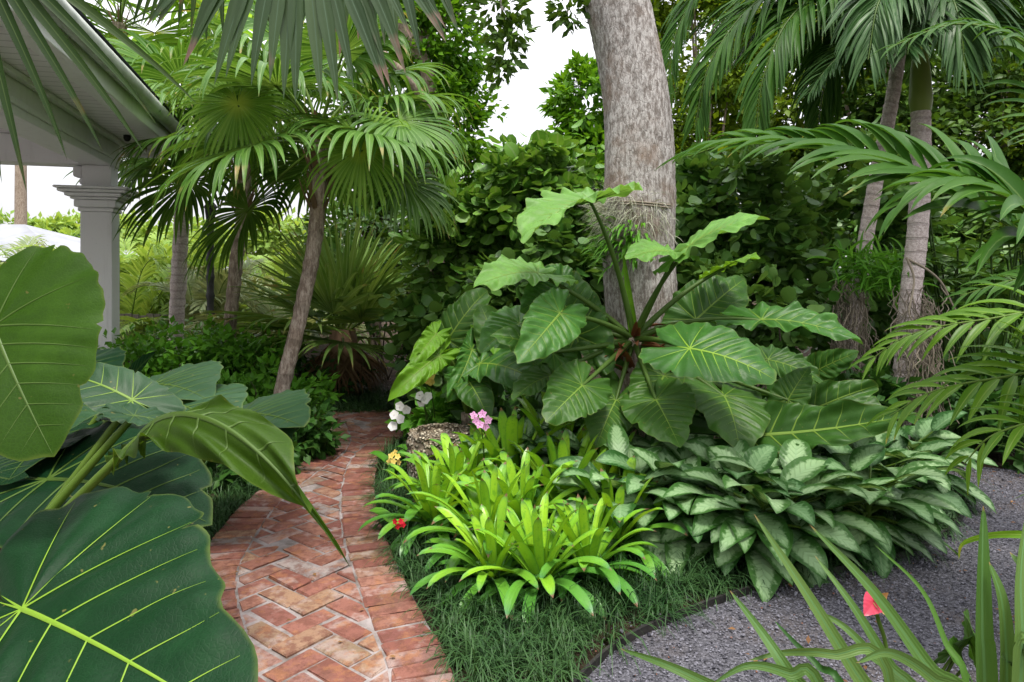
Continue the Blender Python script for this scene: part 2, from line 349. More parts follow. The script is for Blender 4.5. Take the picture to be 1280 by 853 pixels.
def agla_mat():
    m, nt = new_mat('silver variegated leaf'); b = NB(nt); u, v, r, vec = b.attr(); co = b.coords()
    au = b.math('ABSOLUTE', u)
    oi = b.n('ShaderNodeObjectInfo').outputs['Random']; r = b.math('FRACT', b.math('ADD', r, oi))
    green = b.mix(r, (.018, .07, .012), (.042, .11, .022))
    silver = b.mix(r, (.11, .22, .09), (.28, .41, .21))
    n = b.noise(55, 3, co)
    e = b.math('ADD', b.math('SUBTRACT', .66, au), b.math('MULTIPLY', b.math('SUBTRACT', n, .5), 1.1))
    e = b.math('MULTIPLY', b.ramp(e, -.1, .3), b.ramp(b.math('ADD', v, b.math('MULTIPLY', n, .2)), .1, .25))
    e = b.math('MULTIPLY', e, b.math('SUBTRACT', 1, b.math('MULTIPLY', b.ramp(v, .82, .98), .8)))
    e = b.math('MULTIPLY', e, b.ramp(oi, -.9, .3))
    col = b.mix(b.math('MULTIPLY', e, .95), green, silver)
    feather = b.math('SINE', b.math('ADD', b.math('MULTIPLY', v, 58), b.math('MULTIPLY', au, -14)))
    col = b.mix(b.math('MULTIPLY', b.ramp(feather, .4, 1), .28), col, green)
    col = b.mix(b.math('MULTIPLY', b.math('SUBTRACT', 1, b.ramp(au, .03, .11)), .55), col, (.20, .32, .16))
    t = b.mix(1.0, col, (1.4, 1.4, .6, 1), 'MULTIPLY')
    b.finish(col, .38, .3, b.bump(feather, .15, .003), .25, t); return m
M['agla'] = agla_mat()

def bark_mat(name, c1, c2, c3, ring=0, vert=1.0):
    m, nt = new_mat(name); b = NB(nt); u, v, r, vec = b.attr(); co = b.coords()
    mp = b.n('ShaderNodeMapping'); mp.inputs['Scale'].default_value = (1, 1, .36 * vert); b.link(co, mp.inputs[0])
    nf = b.noise(48, 7, mp.outputs[0], .75); nl = b.noise(3.2, 4, co, .6)
    vo = b.n('ShaderNodeTexVoronoi', feature='DISTANCE_TO_EDGE'); vo.inputs['Scale'].default_value = 60; b.link(mp.outputs[0], vo.inputs['Vector'])
    crack = b.ramp(vo.outputs['Distance'], 0, .12)
    col = b.mix(b.ramp(nf, .4, .6), c1, c2); col = b.mix(b.math('MULTIPLY', b.ramp(nl, .48, .7), .7), col, c3); nk = b.ramp(b.noise(120, 3, mp.outputs[0], .7), .55, .65); col = b.mix(b.math('MULTIPLY', nk, .32), col, tuple(x * .5 for x in c1))
    col = b.mix(b.math('MULTIPLY', b.math('SUBTRACT', 1, crack), .22), col, tuple(x * .45 for x in c1))
    h = b.math('ADD', b.math('MULTIPLY', crack, .25), nf)
    if ring:
        w = b.math('SINE', b.math('ADD', b.math('MULTIPLY', v, ring), b.math('MULTIPLY', b.noise(6, 2, co), 3)))
        w = b.ramp(w, .55, .95); col = b.mix(b.math('MULTIPLY', w, .3), col, tuple(x * .45 for x in c1)); h = b.math('SUBTRACT', h, w)
    b.finish(col, .85, .2, b.bump(h, .5, .012)); return m
M['bark'] = bark_mat('grey mottled bark', (.16, .14, .125), (.42, .40, .38), (.19, .135, .10))
M['bark_far'] = bark_mat('tan limb bark', (.2, .15, .11), (.34, .28, .22), (.22, .17, .12))
M['palm_bark'] = bark_mat('fibrous palm bark', (.22, .165, .13), (.50, .42, .35), (.3, .22, .165), 24, .7)
M['ring_bark'] = bark_mat('ringed palm bark', (.42, .35, .32), (.62, .55, .52), (.48, .39, .35), 70, 3)
M['fibre'] = leaf_mat('palm fibre', (.16, .10, .06), (.30, .21, .13), rough=.9, trans=.05, nscale=12)
M['crownshaft'] = leaf_mat('green crownshaft', (.11, .19, .06), (.2, .28, .1), rough=.35, trans=0, nscale=5)

def brick_mat():
    m, nt = new_mat('old reclaimed brick'); b = NB(nt); u, v, r, vec = b.attr(); co = b.coords()
    ramp = b.n('ShaderNodeValToRGB'); cr = ramp.color_ramp; b.link(r, ramp.inputs[0])
    cols = [(0, (.20, .075, .055)), (.2, (.28, .125, .092)), (.4, (.18, .07, .058)), (.55, (.32, .155, .105)), (.7, (.26, .14, .115)), (.82, (.31, .195, .12)), (.9, (.22, .16, .10)), (.95, (.24, .22, .205)), (1, (.40, .34, .30))]
    cr.elements[0].position = 0; cr.elements[0].color = (*cols[0][1], 1); cr.elements[1].position = 1; cr.elements[1].color = (*cols[-1][1], 1)
    for p, c in cols[1:-1]: e = cr.elements.new(p); e.color = (*c, 1)
    n1 = b.noise(24, 5, co, .7); n2 = b.noise(9, 4, co, .6); n3 = b.noise(90, 3, co, .7)
    col = b.mix(b.math('MULTIPLY', b.ramp(n1, .42, .6), .7), ramp.outputs[0], (.15, .06, .042))
    pv = b.math('FRACT', b.math('MULTIPLY', r, 37.7)); col = b.mix(b.math('MULTIPLY', b.ramp(b.math('ADD', n2, b.math('MULTIPLY', pv, .16)), .60, .74), .5), col, (.44, .37, .33)); col = b.mix(b.math('MULTIPLY', b.ramp(b.noise(15, 4, co, .7), .5, .66), .5), col, (.36, .165, .07))
    col = b.mix(b.math('MULTIPLY', b.ramp(n3, .6, .7), .5), col, (.10, .05, .035))
    col = b.mix(b.math('MULTIPLY', b.ramp(b.noise(3.1, 4, co), .52, .72), .45), col, (.075, .06, .04))
    h = b.math('ADD', n1, b.math('MULTIPLY', n3, .5)); col = b.mix(1.0, col, (.80, .78, .80, 1), 'MULTIPLY'); b.finish(col, .75, .3, b.bump(h, .9, .008)); return m
M['brick'] = brick_mat()
def gravel_mat():
    m, nt = new_mat('grey gravel'); b = NB(nt); co = b.coords(); vo = b.n('ShaderNodeTexVoronoi'); vo.inputs['Scale'].default_value = 110; b.link(co, vo.inputs['Vector'])
    sx = b.n('ShaderNodeSeparateXYZ'); b.link(vo.outputs['Color'], sx.inputs[0])
    col = b.mix(sx.outputs[0], (.035, .035, .042), (.14, .138, .16)); col = b.mix(b.math('MULTIPLY', b.ramp(b.noise(2.2, 4, co), .45, .7), .5), col, (.09, .07, .06))
    b.finish(col, .8, .3, b.bump(b.math('SUBTRACT', 1, vo.outputs['Distance']), 1, .01)); return m
M['gravel'] = gravel_mat()
def stone_mat():
    m, nt = new_mat('gravel stones'); b = NB(nt); u, v, r, vec = b.attr()
    col = b.mix(r, (.035, .035, .043), (.185, .183, .215)); col = b.mix(b.ramp(r, .985, .99), col, (.16, .075, .05)); b.finish(col, .8, .3); return m
M['stone'] = stone_mat()
def coral_mat():
    m, nt = new_mat('pitted coral stone'); b = NB(nt); co = b.coords(); vo = b.n('ShaderNodeTexVoronoi'); vo.inputs['Scale'].default_value = 42; b.link(co, vo.inputs['Vector'])
    d = b.ramp(vo.outputs['Distance'], .25, .62); n = b.noise(9, 4, co)
    col = b.mix(b.ramp(n, .35, .7), (.42, .37, .27), (.62, .57, .47)); col = b.mix(b.math('MULTIPLY', d, .85), col, (.12, .09, .06))
    b.finish(col, .9, .2, b.bump(b.math('SUBTRACT', 1, d), 1, .03)); return m
M['coral'] = coral_mat()

def ceiling_mat():
    m, nt = new_mat('painted tongue and groove boards'); b = NB(nt); co = b.coords(); d = b.n('ShaderNodeVectorMath', operation='DOT_PRODUCT'); b.link(co, d.inputs[0]); d.inputs[1].default_value = (-.275, .961, 0)
    w = b.math('SINE', b.math('MULTIPLY', d.outputs['Value'], 52)); g = b.ramp(w, .9, .985); n = b.noise(2.5, 5, co)
    col = b.mix(b.ramp(n, .35, .7), (.78, .74, .77), (.82, .79, .82)); col = b.mix(b.math('MULTIPLY', g, .6), col, (.3, .29, .29))
    b.finish(col, .5, .4, b.bump(b.math('MULTIPLY', g, -1), .5, .006)); return m
M['ceiling_paint'] = ceiling_mat()
def paint_mat():
    m, nt = new_mat('weathered white paint'); b = NB(nt); co = b.coords(); mp = b.n('ShaderNodeMapping'); mp.inputs['Scale'].default_value = (1, 1, .12); b.link(co, mp.inputs[0])
    st = b.ramp(b.noise(14, 5, mp.outputs[0], .7), .5, .75); sp = b.ramp(b.noise(60, 3, co), .68, .74)
    col = b.mix(b.math('MULTIPLY', st, .35), (.78, .78, .78), (.5, .5, .46)); col = b.mix(b.math('MULTIPLY', sp, .4), col, (.4, .38, .34))
    b.finish(col, .5, .4, b.bump(b.noise(50, 4, co), .12, .003)); return m
M['white_paint'] = paint_mat()

UPZ = V3(0, 0, 1)
# ------------------------------------------------------------------ shape builders
def box(mb, lo, hi, Mx=None, mat=0, bev=0.0):
    lo = np.asarray(lo, float); hi = np.asarray(hi, float)
    v = np.array([[x, y, z] for x in (0, 1) for y in (0, 1) for z in (0, 1)], float) * (hi - lo) + lo
    f = np.array([[0, 1, 3, 2], [4, 6, 7, 5], [0, 4, 5, 1], [2, 3, 7, 6], [0, 2, 6, 4], [1, 5, 7, 3]])
    if Mx is not None: v = v @ Mx[0].T + Mx[1]
    mb.add(v, f, None, mat)
def bevel(o, w=.006, seg=2):
    md = o.modifiers.new('bevel', 'BEVEL'); md.width = w; md.segments = seg; md.limit_method = 'ANGLE'
    return o

TH = np.radians([0, 8, 20, 35, 50, 70, 90, 110, 130, 145, 157, 166, 173, 180])
EAR = np.array([1.0, .93, .80, .69, .62, .56, .53, .53, .56, .58, .55, .42, .22, .10])
FOLD = np.array([1.0, .90, .72, .55, .44, .36, .31, .27, .24, .22, .2, .17, .13, .1])
BROAD = np.array([1.0, .92, .73, .63, .60, .60, .56, .58, .60, .58, .48, .36, .20, .12])
HEART = np.array([1.0, .90, .76, .66, .60, .56, .54, .54, .54, .52, .46, .34, .20, .12])
ARROW = np.array([1.0, .92, .70, .50, .40, .34, .31, .32, .38, .46, .50, .40, .16, .07])
def big_leaf(parent, att, tip, nrm, base=None, wr=1.0, arch=.05, fold=.12, ruffle=.012, quilt=.012, mat='philo', vmat='vein_mid', pmat='petiole', shape=EAR, nv=6, prad=.012, bow=.25, cup=0.0, vw=1.0, curl=0.0, twist=0.0, minor=0, tear=1, part='leaf'):
    att, tip, nrm = (np.asarray(a, float) for a in (att, tip, nrm)); ax = tip - att; L = np.linalg.norm(ax); ax /= L
    nrm = nz(nrm - ax * nrm.dot(ax)); sd_ = np.cross(nrm, ax)
    al, kk, nl = R(58), .3, 3; cot = 1 / math.tan(al); sp = .92 / nv
    ph = rng.random(4) * 6.28; rf = rng.uniform(9, 13); rnd = rng.random(); asym = rng.uniform(-.06, .06); tears = rng.uniform(-2.4, 2.4, 5); tdep = rng.uniform(.02, .13, 5) * (rng.random(5) < .6) * tear
    rad = lambda th: np.interp(np.abs(th), TH, shape)
    def surf(x, y):                                      # unit leaf: petiole at 0, tip at x = 1
        ya = np.abs(y); th = np.arctan2(y / wr, x); rr = np.hypot(x, y / wr) / np.maximum(rad(th), .02)
        s = x - ya * cot - kk * ya ** 2; phi = s / sp
        a2 = np.arctan2(ya, x - kk * ya ** 2); phi = np.where(s < 0, -(a2 - al) / (np.pi - al) * nl, phi)
        z = arch * np.where(x > 0, 4 * x * (1 - x), 4 * x * .8) + fold * ya - (cup + .12) * ya ** 2
        z = z + quilt * np.sin(np.pi * phi) ** 2 * np.clip(ya / .12, 0, 1) * np.clip((1.05 - rr) * 6, 0, 1)
        z = z + ruffle * np.clip(rr, 0, 1.1) ** 4 * (np.sin(th * rf + ph[0]) + .6 * np.sin(th * rf * 1.9 + ph[1])) + .02 * np.sin(x * 4 + ph[2]) * ya
        z = z - curl * np.clip(x - .55, 0, 1) ** 2 * 2 + asym * y
        return z
    def world_(x, y, off=0.0):
        z = surf(x, y) + off
        if twist:
            z0 = surf(x, y * 0); a = twist * np.clip(x, 0, 1.2) ** 2; zr = z - z0; y, z = y * np.cos(a) - zr * np.sin(a), z0 + y * np.sin(a) + zr * np.cos(a)
        return att + (np.asarray(x)[..., None] * ax + np.asarray(y)[..., None] * sd_ + z[..., None] * nrm) * L
    nt_, nr_ = 168, 26
    th = np.linspace(-np.pi, np.pi, nt_ + 1); rho = np.linspace(0, 1, nr_ + 1) ** .8
    edge = 1 + .012 * np.sin(th * rf * 2 + ph[3]) + .008 * np.sin(th * 31 + ph[1]) - sum(td * np.exp(-((th - t0) / .022) ** 2) for t0, td in zip(tears, tdep))
    X = rho[:, None] * (rad(th) * np.cos(th) * edge)[None]; Y = rho[:, None] * (rad(th) * np.sin(th) * wr * edge)[None]
    v = world_(X, Y).reshape(-1, 3)
    i = np.arange(nr_)[:, None] * (nt_ + 1) + np.arange(nt_)[None]
    f = np.stack([i, i + nt_ + 1, i + nt_ + 2, i + 1], -1).reshape(-1, 4)
    lc = np.stack([np.broadcast_to(rho[:, None], X.shape), X, np.full(X.shape, rnd)], -1)
    leaf = MB().add(v, f, lc).build(part, M[mat], parent)
    vb = MB()
    def rib(x, y, w):
        w = np.maximum(w, .0009) * vw; pts = np.stack([x, y], -1); t = nz(np.gradient(pts, axis=0)); pn = np.stack([-t[:, 1], t[:, 0]], -1)
        a = pts + pn * w[:, None]; c = pts - pn * w[:, None]
        for side_ in (1, -1):
            o1, o2 = .0022 * side_, (.0022 + w * .9) * side_
            vv = np.stack([world_(a[:, 0], a[:, 1], o1), world_(x, y, o2), world_(c[:, 0], c[:, 1], o1)], 1).reshape(-1, 3)
            n = len(x); b0 = np.arange(n - 1)[:, None] * 3 + np.arange(2)[None]
            vb.add(vv, np.stack([b0, b0 + 1, b0 + 4, b0 + 3], -1).reshape(-1, 4), np.full((len(vv), 3), .5))
    t = np.linspace(0, .97, 30); rib(t, 0 * t, .013 * (1 - t) ** .8)
    for sg in (1, -1):
        for k in range(nv + nl):
            yy = np.linspace(0, .62 * wr + .1, 60)
            if k < nv:
                s0 = k * sp; x = s0 + yy * cot + kk * yy ** 2; w0 = .0065 * (1 - .6 * s0)
            else:
                be = al + (np.pi - al) * (k - nv + 1) / nl * .97
                rr = np.linspace(0, .62, 60); yy = rr * math.sin(be); x = rr * math.cos(be) + kk * yy ** 2; w0 = .007
            ins = np.hypot(x, yy / wr) < rad(np.arctan2(yy / wr, x)) * .955
            c = np.argmin(ins) if not ins.all() else len(x)
            if c < 6: continue
            x, yy = x[:c], yy[:c]; q = np.linspace(0, 1, c)
            rib(x, sg * yy, w0 * (1 - q) ** .7)
            if minor:
                for m_ in range(4, c - 4, 4):                       # fine veins leaving each side vein
                    for dr in (1, -1):
                        ln = sp * rng.uniform(.3, .48); e = np.linspace(0, 1, 7); a_ = R(rng.uniform(25, 55)) * dr
                        rib(x[m_] + ln * e * math.cos(a_) * (1 if dr > 0 else -.7) * .8, sg * (yy[m_] + ln * e * .25 + ln * .15 * np.sin(e * 3)), .0011 * (1 - .7 * e))
    vb.build('vein', M[vmat], leaf)
    if base is not None:
        base = np.asarray(base, float); mid = (base + att) / 2 + V3(0, 0, bow) * np.linalg.norm(att - base) - 0.1 * ax * L
        q = np.linspace(0, 1, 18)[:, None]; pts = (1 - q) ** 2 * base + 2 * q * (1 - q) * mid + q ** 2 * (att - nrm * .004)
        pb = MB(); tube(pb, pts, np.linspace(prad * 1.6, prad * .7, 18), 8, .5); pb.build('petiole', M[pmat], leaf)
    return leaf

def fan_frond(parent, hub, base, axis, nrm, Rr, nseg=34, spread=125, droop=.9, split=.58, mat='fan', pmat='petiole', prad=.009, fold=.2, cone=.18, sag=.1, pw=4.0):
    hub, base, axis, nrm = (np.asarray(a, float) for a in (hub, base, axis, nrm)); axis = nz(axis); nrm = nz(nrm - axis * nrm.dot(axis)); sd_ = np.cross(nrm, axis)
    th = np.linspace(-R(spread), R(spread), nseg) + rng.normal(0, .012, nseg); dth = 2 * R(spread) / nseg
    D = np.cos(th)[:, None] * axis + np.sin(th)[:, None] * sd_ + nrm * (cone * (1 - np.abs(np.cos(th * .7))) - .02)[:, None]
    D = D + rng.normal(0, .016, D.shape)
    Ls = Rr * (1 - .28 * (np.abs(th) / np.pi) ** 1.5) * rng.uniform(.93, 1.05, nseg)
    def prof(s): return np.where(s < split, .04 + .96 * s / split, np.clip((1 - s) / (1 - split), 0, 1) ** .75)
    W = 2 * Ls * split * math.tan(dth / 2) * 1.12
    mb = MB(); blades(mb, np.broadcast_to(hub, (nseg, 3)), D, np.broadcast_to(nrm, (nseg, 3)), Ls, W, 11, droop * rng.uniform(.35, 1.7, nseg), prof, fold, pw, None)
    fr = mb.build('frond', M[mat], parent)
    if base is not None:
        mid = (base + hub) / 2 + V3(0, 0, sag) * np.linalg.norm(hub - base); q = np.linspace(0, 1, 10)[:, None]
        pb = MB(); tube(pb, (1 - q) ** 2 * base + 2 * q * (1 - q) * mid + q ** 2 * (hub + axis * .03), np.linspace(prad * 1.5, prad, 10), 6, .6); pb.build('petiole', M[pmat], fr)
    return fr

def feather_frond(parent, ctrl, up, n=34, ll=.4, lw=.03, ang=50, droop=.7, mat='feather', rmat='petiole', rrad=.01, vee=.25, bare=.12, nseg=6, fold=.18, jit=.08, both=(1, 1), pw=1.3, lenf=None):
    pts = curve(ctrl, 60); L = np.concatenate([[0], np.cumsum(np.linalg.norm(np.diff(pts, axis=0), axis=1))]); T = nz(np.gradient(pts, axis=0))
    s = np.linspace(bare, .985, n); S = s * L[-1]
    p = np.stack([np.interp(S, L, pts[:, k]) for k in range(3)], -1); t = nz(np.stack([np.interp(S, L, T[:, k]) for k in range(3)], -1))
    sdv = nz(np.cross(t, np.asarray(up, float))); nr = np.cross(sdv, t)
    q = (s - bare) / (1 - bare); ln = ll * (lenf(q) if lenf else np.clip(.55 + 1.6 * q, 0, 1) * np.clip(1.25 - q * .95, .22, 1))
    a = np.radians(ang) * (1 - .45 * q)
    mb = MB()
    for sg, on in ((1, both[0]), (-1, both[1])):
        if not on: continue
        aa = (a + rng.normal(0, jit, n))[:, None]
        D = t * np.cos(aa) + sg * sdv * np.sin(aa) + nr * (vee + rng.normal(0, jit, n))[:, None]
        blades(mb, p + sg * sdv * rrad * .6, D, nr, ln * rng.uniform(.9, 1.08, n), lw * np.clip(.5 + 1.5 * (1 - q), .45, 1), nseg, droop * rng.uniform(.7, 1.3, n), prof_leaflet, fold, pw)
    fr = mb.build('frond', M[mat], parent)
    rb = MB(); tube(rb, pts, np.linspace(rrad, rrad * .22, 60), 6, .5); rb.build('rachis', M[rmat], fr)
    return fr

def arc(base, azim, elev, L, sagf, n=7):
    d = V3(math.cos(azim) * math.cos(elev), math.sin(azim) * math.cos(elev), math.sin(elev)); out = [np.array(base, float)]
    for i in range(1, n):
        s = i / (n - 1); dd = nz(d + V3(0, 0, -1) * sagf * s ** 1.2); out.append(out[-1] + dd * L / (n - 1))
    return np.array(out)

def shrub_leaves(mb, T, c, rad, n, size, upb=.5, shell=.5, clumps=0, flat=1.0, mat=0):
    """leaves on twig clumps spread through an uneven ellipsoid"""
    c = np.asarray(c, float); rad = np.asarray(rad, float)
    if clumps:
        cd = rnd_dir(clumps); cr = rng.uniform(shell, 1, clumps) ** .6; cc = c + cd * cr[:, None] * rad
        k = rng.integers(0, clumps, n); cs = rng.uniform(.14, .3, clumps) * rad.mean()
        pos = cc[k] + rng.standard_normal((n, 3)) * cs[k][:, None] * V3(1, 1, .7) * .6; out = nz(pos - cc[k] + 1e-6) * .6 + nz((pos - c) / rad) * .5
    else:
        dd = rnd_dir(n); pos = c + dd * (rng.uniform(shell, 1, n) ** .5)[:, None] * rad; out = dd
    pos[:, 2] = np.maximum(pos[:, 2], .03)
    D = nz(out + rnd_dir(n) * .7 + V3(0, 0, -.15)); N = nz(V3(0, 0, upb) + out * .5 + rnd_dir(n) * .55)
    scatter(mb, T, pos, D, N, size * rng.uniform(.65, 1.25, n), None, mat)
    return pos
def stems(mb, base, c, rad, n, r0=.012):
    for i in range(n):
        e = np.asarray(c) + rnd_dir(1)[0] * np.asarray(rad) * .75; b = np.asarray(base) + V3(*(rng.normal(0, .06, 2)), 0)
        m = (b + e) / 2 + V3(*rng.normal(0, .08, 2), .1)
        tube(mb, curve([b, m, e], 10), np.linspace(r0, r0 * .25, 10), 5, rng.random())
def leafy(name, base, c, rad, n, size, label, cat, group, mat, T=T_DIA, clumps=30, ns=7, shell=.35, r0=.012, upb=.5, part='foliage', stem='stem', smat='twig'):
    t = thing(name, base, label, cat, group)
    mb = MB(); shrub_leaves(mb, T, c, rad, n, size, upb, shell, clumps); mb.build(part, M[mat], t)
    sb = MB(); stems(sb, base, c, rad, ns, r0); sb.build(stem, M[smat], t)
    return t

# ================================================================== THE SETTING
def sheet(name, poly, z, mat, kind='structure'):
    import bmesh
    bm = bmesh.new(); vs = [bm.verts.new((p[0], p[1], z)) for p in poly]; f = bm.faces.new(vs); f.normal_update()
    if f.normal.z < 0: f.normal_flip()
    bmesh.ops.triangulate(bm, faces=bm.faces[:])
    me = bpy.data.meshes.new(name); bm.to_mesh(me); bm.free(); me.materials.append(M[mat])
    o = bpy.data.objects.new(name, me); COL.objects.link(o); return tag(o, kind=kind)
sheet('ground', [(-60, -20), (60, -20), (60, 90), (-60, 90)], 0, 'soil')

left_e = np.array([(-.95, .6), (-1.0, 1.4)] + [tuple(G(*p)[:2]) for p in ((222, 853), (230, 770), (243, 715), (300, 640), (352, 600), (398, 568), (405, 548), (392, 532))] + [(-2.3, 6.0)])
right_e = np.array([(.06, .6), (-.06, 1.5)] + [tuple(G(*p)[:2]) for p in ((565, 853), (530, 780), (500, 720), (475, 660), (468, 610), (478, 572), (512, 546))] + [(-.5, 5.6), (.3, 5.7)])
left_c, right_c = curve(left_e, 90), curve(right_e, 90)
far_c = curve([(-2.4, 6.35), (-1.4, 6.2), (-.6, 6.3), (.3, 6.35)], 30)
path_poly = np.vstack([left_c, far_c, right_c[::-1]])
sheet('brick_path', path_poly, .0225, 'mortar')

def inside(poly, pts):
    pts = np.atleast_2d(pts); x, y = pts[:, 0], pts[:, 1]; c = np.zeros(len(pts), bool); j = len(poly) - 1
    for i in range(len(poly)):
        xi, yi = poly[i]; xj, yj = poly[j]; m = ((yi > y) != (yj > y)) & (x < (xj - xi) * (y - yi) / (yj - yi + 1e-12) + xi); c ^= m; j = i
    return c
def dist_to(line, pts):
    a, b = line[:-1], line[1:]; d = b - a; t = np.clip(((pts[:, None] - a) * d).sum(-1) / (d * d).sum(-1), 0, 1)
    return np.linalg.norm(pts[:, None] - (a + t[..., None] * d), axis=-1).min(1)
def brick(mb, quad, z0, zt, r):
    quad = np.asarray(quad, float); n = len(quad)
    c = quad.mean(0); e = .007; dl = np.linalg.norm(quad - c, axis=1, keepdims=True); top = quad - (quad - c) / np.maximum(dl, 1e-6) * e * 1.3
    tilt = rng.normal(0, .012, 2); zz = zt + (top - c) @ tilt
    jit = lambda q: q + rng.normal(0, .0035, q.shape)
    v = np.vstack([np.c_[jit(quad), np.full(n, z0)], np.c_[jit(quad), zz - e * .8], np.c_[jit(top), zz], [[c[0], c[1], zt + .001]]])
    f4 = [[k * n + i, k * n + (i + 1) % n, (k + 1) * n + (i + 1) % n, (k + 1) * n + i] for k in (0, 1) for i in range(n)]
    f3 = [[2 * n + i, 2 * n + (i + 1) % n, 3 * n] for i in range(n)]
    lc = np.full((len(v), 3), r); mb.add(v, f4, lc); mb.f[3].append(np.array(f3) + mb.n - len(v)); mb.m[3].append(np.zeros(n, int))
def ccw(q):
    q = np.asarray(q); x, y = q[:, 0], q[:, 1]
    return q if (x * np.roll(y, -1) - y * np.roll(x, -1)).sum() > 0 else q[::-1]
def clip(q, p, nrm):
    out = []
    for i in range(len(q)):
        a, b = q[i], q[(i + 1) % len(q)]; da, db = (a - p) @ nrm, (b - p) @ nrm
        if da >= 0: out.append(a)
        if da * db < 0: out.append(a + (b - a) * da / (da - db))
    return np.array(out)
def resample(c, step):
    s = np.concatenate([[0], np.cumsum(np.linalg.norm(np.diff(c, axis=0), axis=1))]); q = np.arange(0, s[-1], step)
    return np.stack([np.interp(q, s, c[:, k]) for k in (0, 1)], -1)
SOLD = .185
bk = MB(); inner = []
for line, sgn in ((left_c, -1), (right_c, 1)):
    q = resample(line, .088); t = nz(np.gradient(q, axis=0)); nin = np.stack([-t[:, 1], t[:, 0]], -1) * sgn
    inn = q + nin * SOLD
    for i in range(len(q) - 1):
        g = .055; a, b = q[i] + (q[i + 1] - q[i]) * g, q[i + 1] - (q[i + 1] - q[i]) * g; c, d = inn[i + 1] - (inn[i + 1] - inn[i]) * g, inn[i] + (inn[i + 1] - inn[i]) * g
        brick(bk, ccw([a, b, c, d]), .008, .030 + rng.normal(0, .0025), rng.random())
    inner.append((q + nin * (SOLD + .008), nin))
ip = np.vstack([inner[0][0], far_c[2:-2] + (0, -.02), inner[1][0][::-1]])
bl, bw = .205, .1; rot = R(52); cs, sn = math.cos(rot), math.sin(rot); RM = np.array([[cs, -sn], [sn, cs]])
for i in range(-60, 90):
    for j in range(-60, 90):
        # herringbone: each step holds one lengthwise and one crosswise brick
        for k in (0, 1):
            x0 = (i + 2 * 0) * bw; o = np.array([i * bw + j * 2 * bw - 0, i * bw - j * 2 * bw]) if 0 else np.array([j * bw, j * bw]) + np.array([i * 2 * bw, -i * 2 * bw])
            if k == 0: r_ = np.array([[0, 0], [2 * bw, 0], [2 * bw, bw], [0, bw]])
            else: r_ = np.array([[0, bw], [bw, bw], [bw, 3 * bw], [0, 3 * bw]])
            m = .006; c0 = r_.mean(0); r_ = c0 + (r_ - c0) - np.sign(r_ - c0) * m
            w_ = (r_ + o) @ RM.T + (-.6, 3.4)
            cen = w_.mean(0)
            if not (-2.6 < cen[0] < .8 and .5 < cen[1] < 6.4): continue
            qd = ccw(w_)
            if not inside(ip, np.vstack([qd, cen])).any(): continue
            for pts_, nin in inner:
                if cen[1] > 5.75: continue
                h = np.argmin(np.linalg.norm(pts_ - cen, axis=1))
                if len(qd) > 2: qd = clip(qd, pts_[h], nin[h])
                if len(qd) > 2: 
                    h = np.argmin(np.linalg.norm(pts_ - qd.mean(0), axis=1)); qd = clip(qd, pts_[h], nin[h])
            if len(qd) < 3: continue
            x, y = qd[:, 0], qd[:, 1]
            if abs((x * np.roll(y, -1) - y * np.roll(x, -1)).sum()) < .0024: continue
            brick(bk, qd, .008, .028 + rng.normal(0, .003), rng.random())
pb_ = bk.build('brick_paving', M['brick'], None, False); tag(pb_, kind='structure')

edge_px = ((700, 870), (760, 822), (850, 775), (960, 737), (1060, 715), (1130, 698), (1195, 660), (1205, 628), (1185, 608), (1120, 596))
edge_c = curve([(-.02, 1.55), (.08, 1.9)] + [tuple(G(*p)[:2]) for p in edge_px[1:]] + [(1.9, 4.7)], 120)
gravel_poly = np.vstack([edge_c, [(2.6, 4.75), (3.3, 4.45), (3.15, 3.6), (2.72, 2.6), (2.4, 1.4), (2.2, 0), (0.3, 0), (.12, .6)]])
sheet('gravel_path', gravel_poly, .006, 'gravel')
# loose stones over the gravel, thicker where the viewer stands
n = 60000; pts = np.c_[rng.uniform(-.1, 4.0, n), rng.uniform(1.7, 4.9, n)]
pts = pts[inside(gravel_poly, pts) | ((dist_to(edge_c, pts) < .10) & (rng.random(len(pts)) < .22) & (dist_to(right_c, pts) > .05))]; n = len(pts)
T_ST = (np.array([[.5, 0, 0], [0, .42, 0], [-.5, .05, 0], [0, -.45, 0], [.05, 0, .34], [0, 0, -.3]]), np.array([[0, 1, 4], [1, 2, 4], [2, 3, 4], [3, 0, 4], [1, 0, 5], [2, 1, 5], [3, 2, 5], [0, 3, 5]]))
gb = MB(); scatter(gb, T_ST, np.c_[pts, rng.uniform(.006, .014, n)], rnd_dir(n) * V3(1, 1, .3), V3(0, 0, 1) + rnd_dir(n) * .4, rng.uniform(.006, .0125, n) * np.where(rng.random(n) < .04, 1.9, 1))
tag(gb.build('gravel', M['stone'], None, False), kind='stuff')

eb = MB(); q = edge_c; t = nz(np.gradient(q, axis=0)); nn = np.stack([-t[:, 1], t[:, 0]], -1) * .006
ring = np.stack([np.c_[q - nn, np.full(len(q), -.02)], np.c_[q - nn, np.full(len(q), .035)], np.c_[q + nn, np.full(len(q), .035)], np.c_[q + nn, np.full(len(q), -.02)]], 1)
b0 = np.arange(len(q) - 1)[:, None] * 4 + np.arange(4)[None]; b1 = np.arange(len(q) - 1)[:, None] * 4 + (np.arange(4)[None] + 1) % 4
eb.add(ring.reshape(-1, 3), np.stack([b0, b1, b1 + 4, b0 + 4], -1).reshape(-1, 4))
tag(eb.build('edging_strip', M['edging'], None, False), 'thin black edging strip between the grey gravel and the planted bed', 'garden edging')

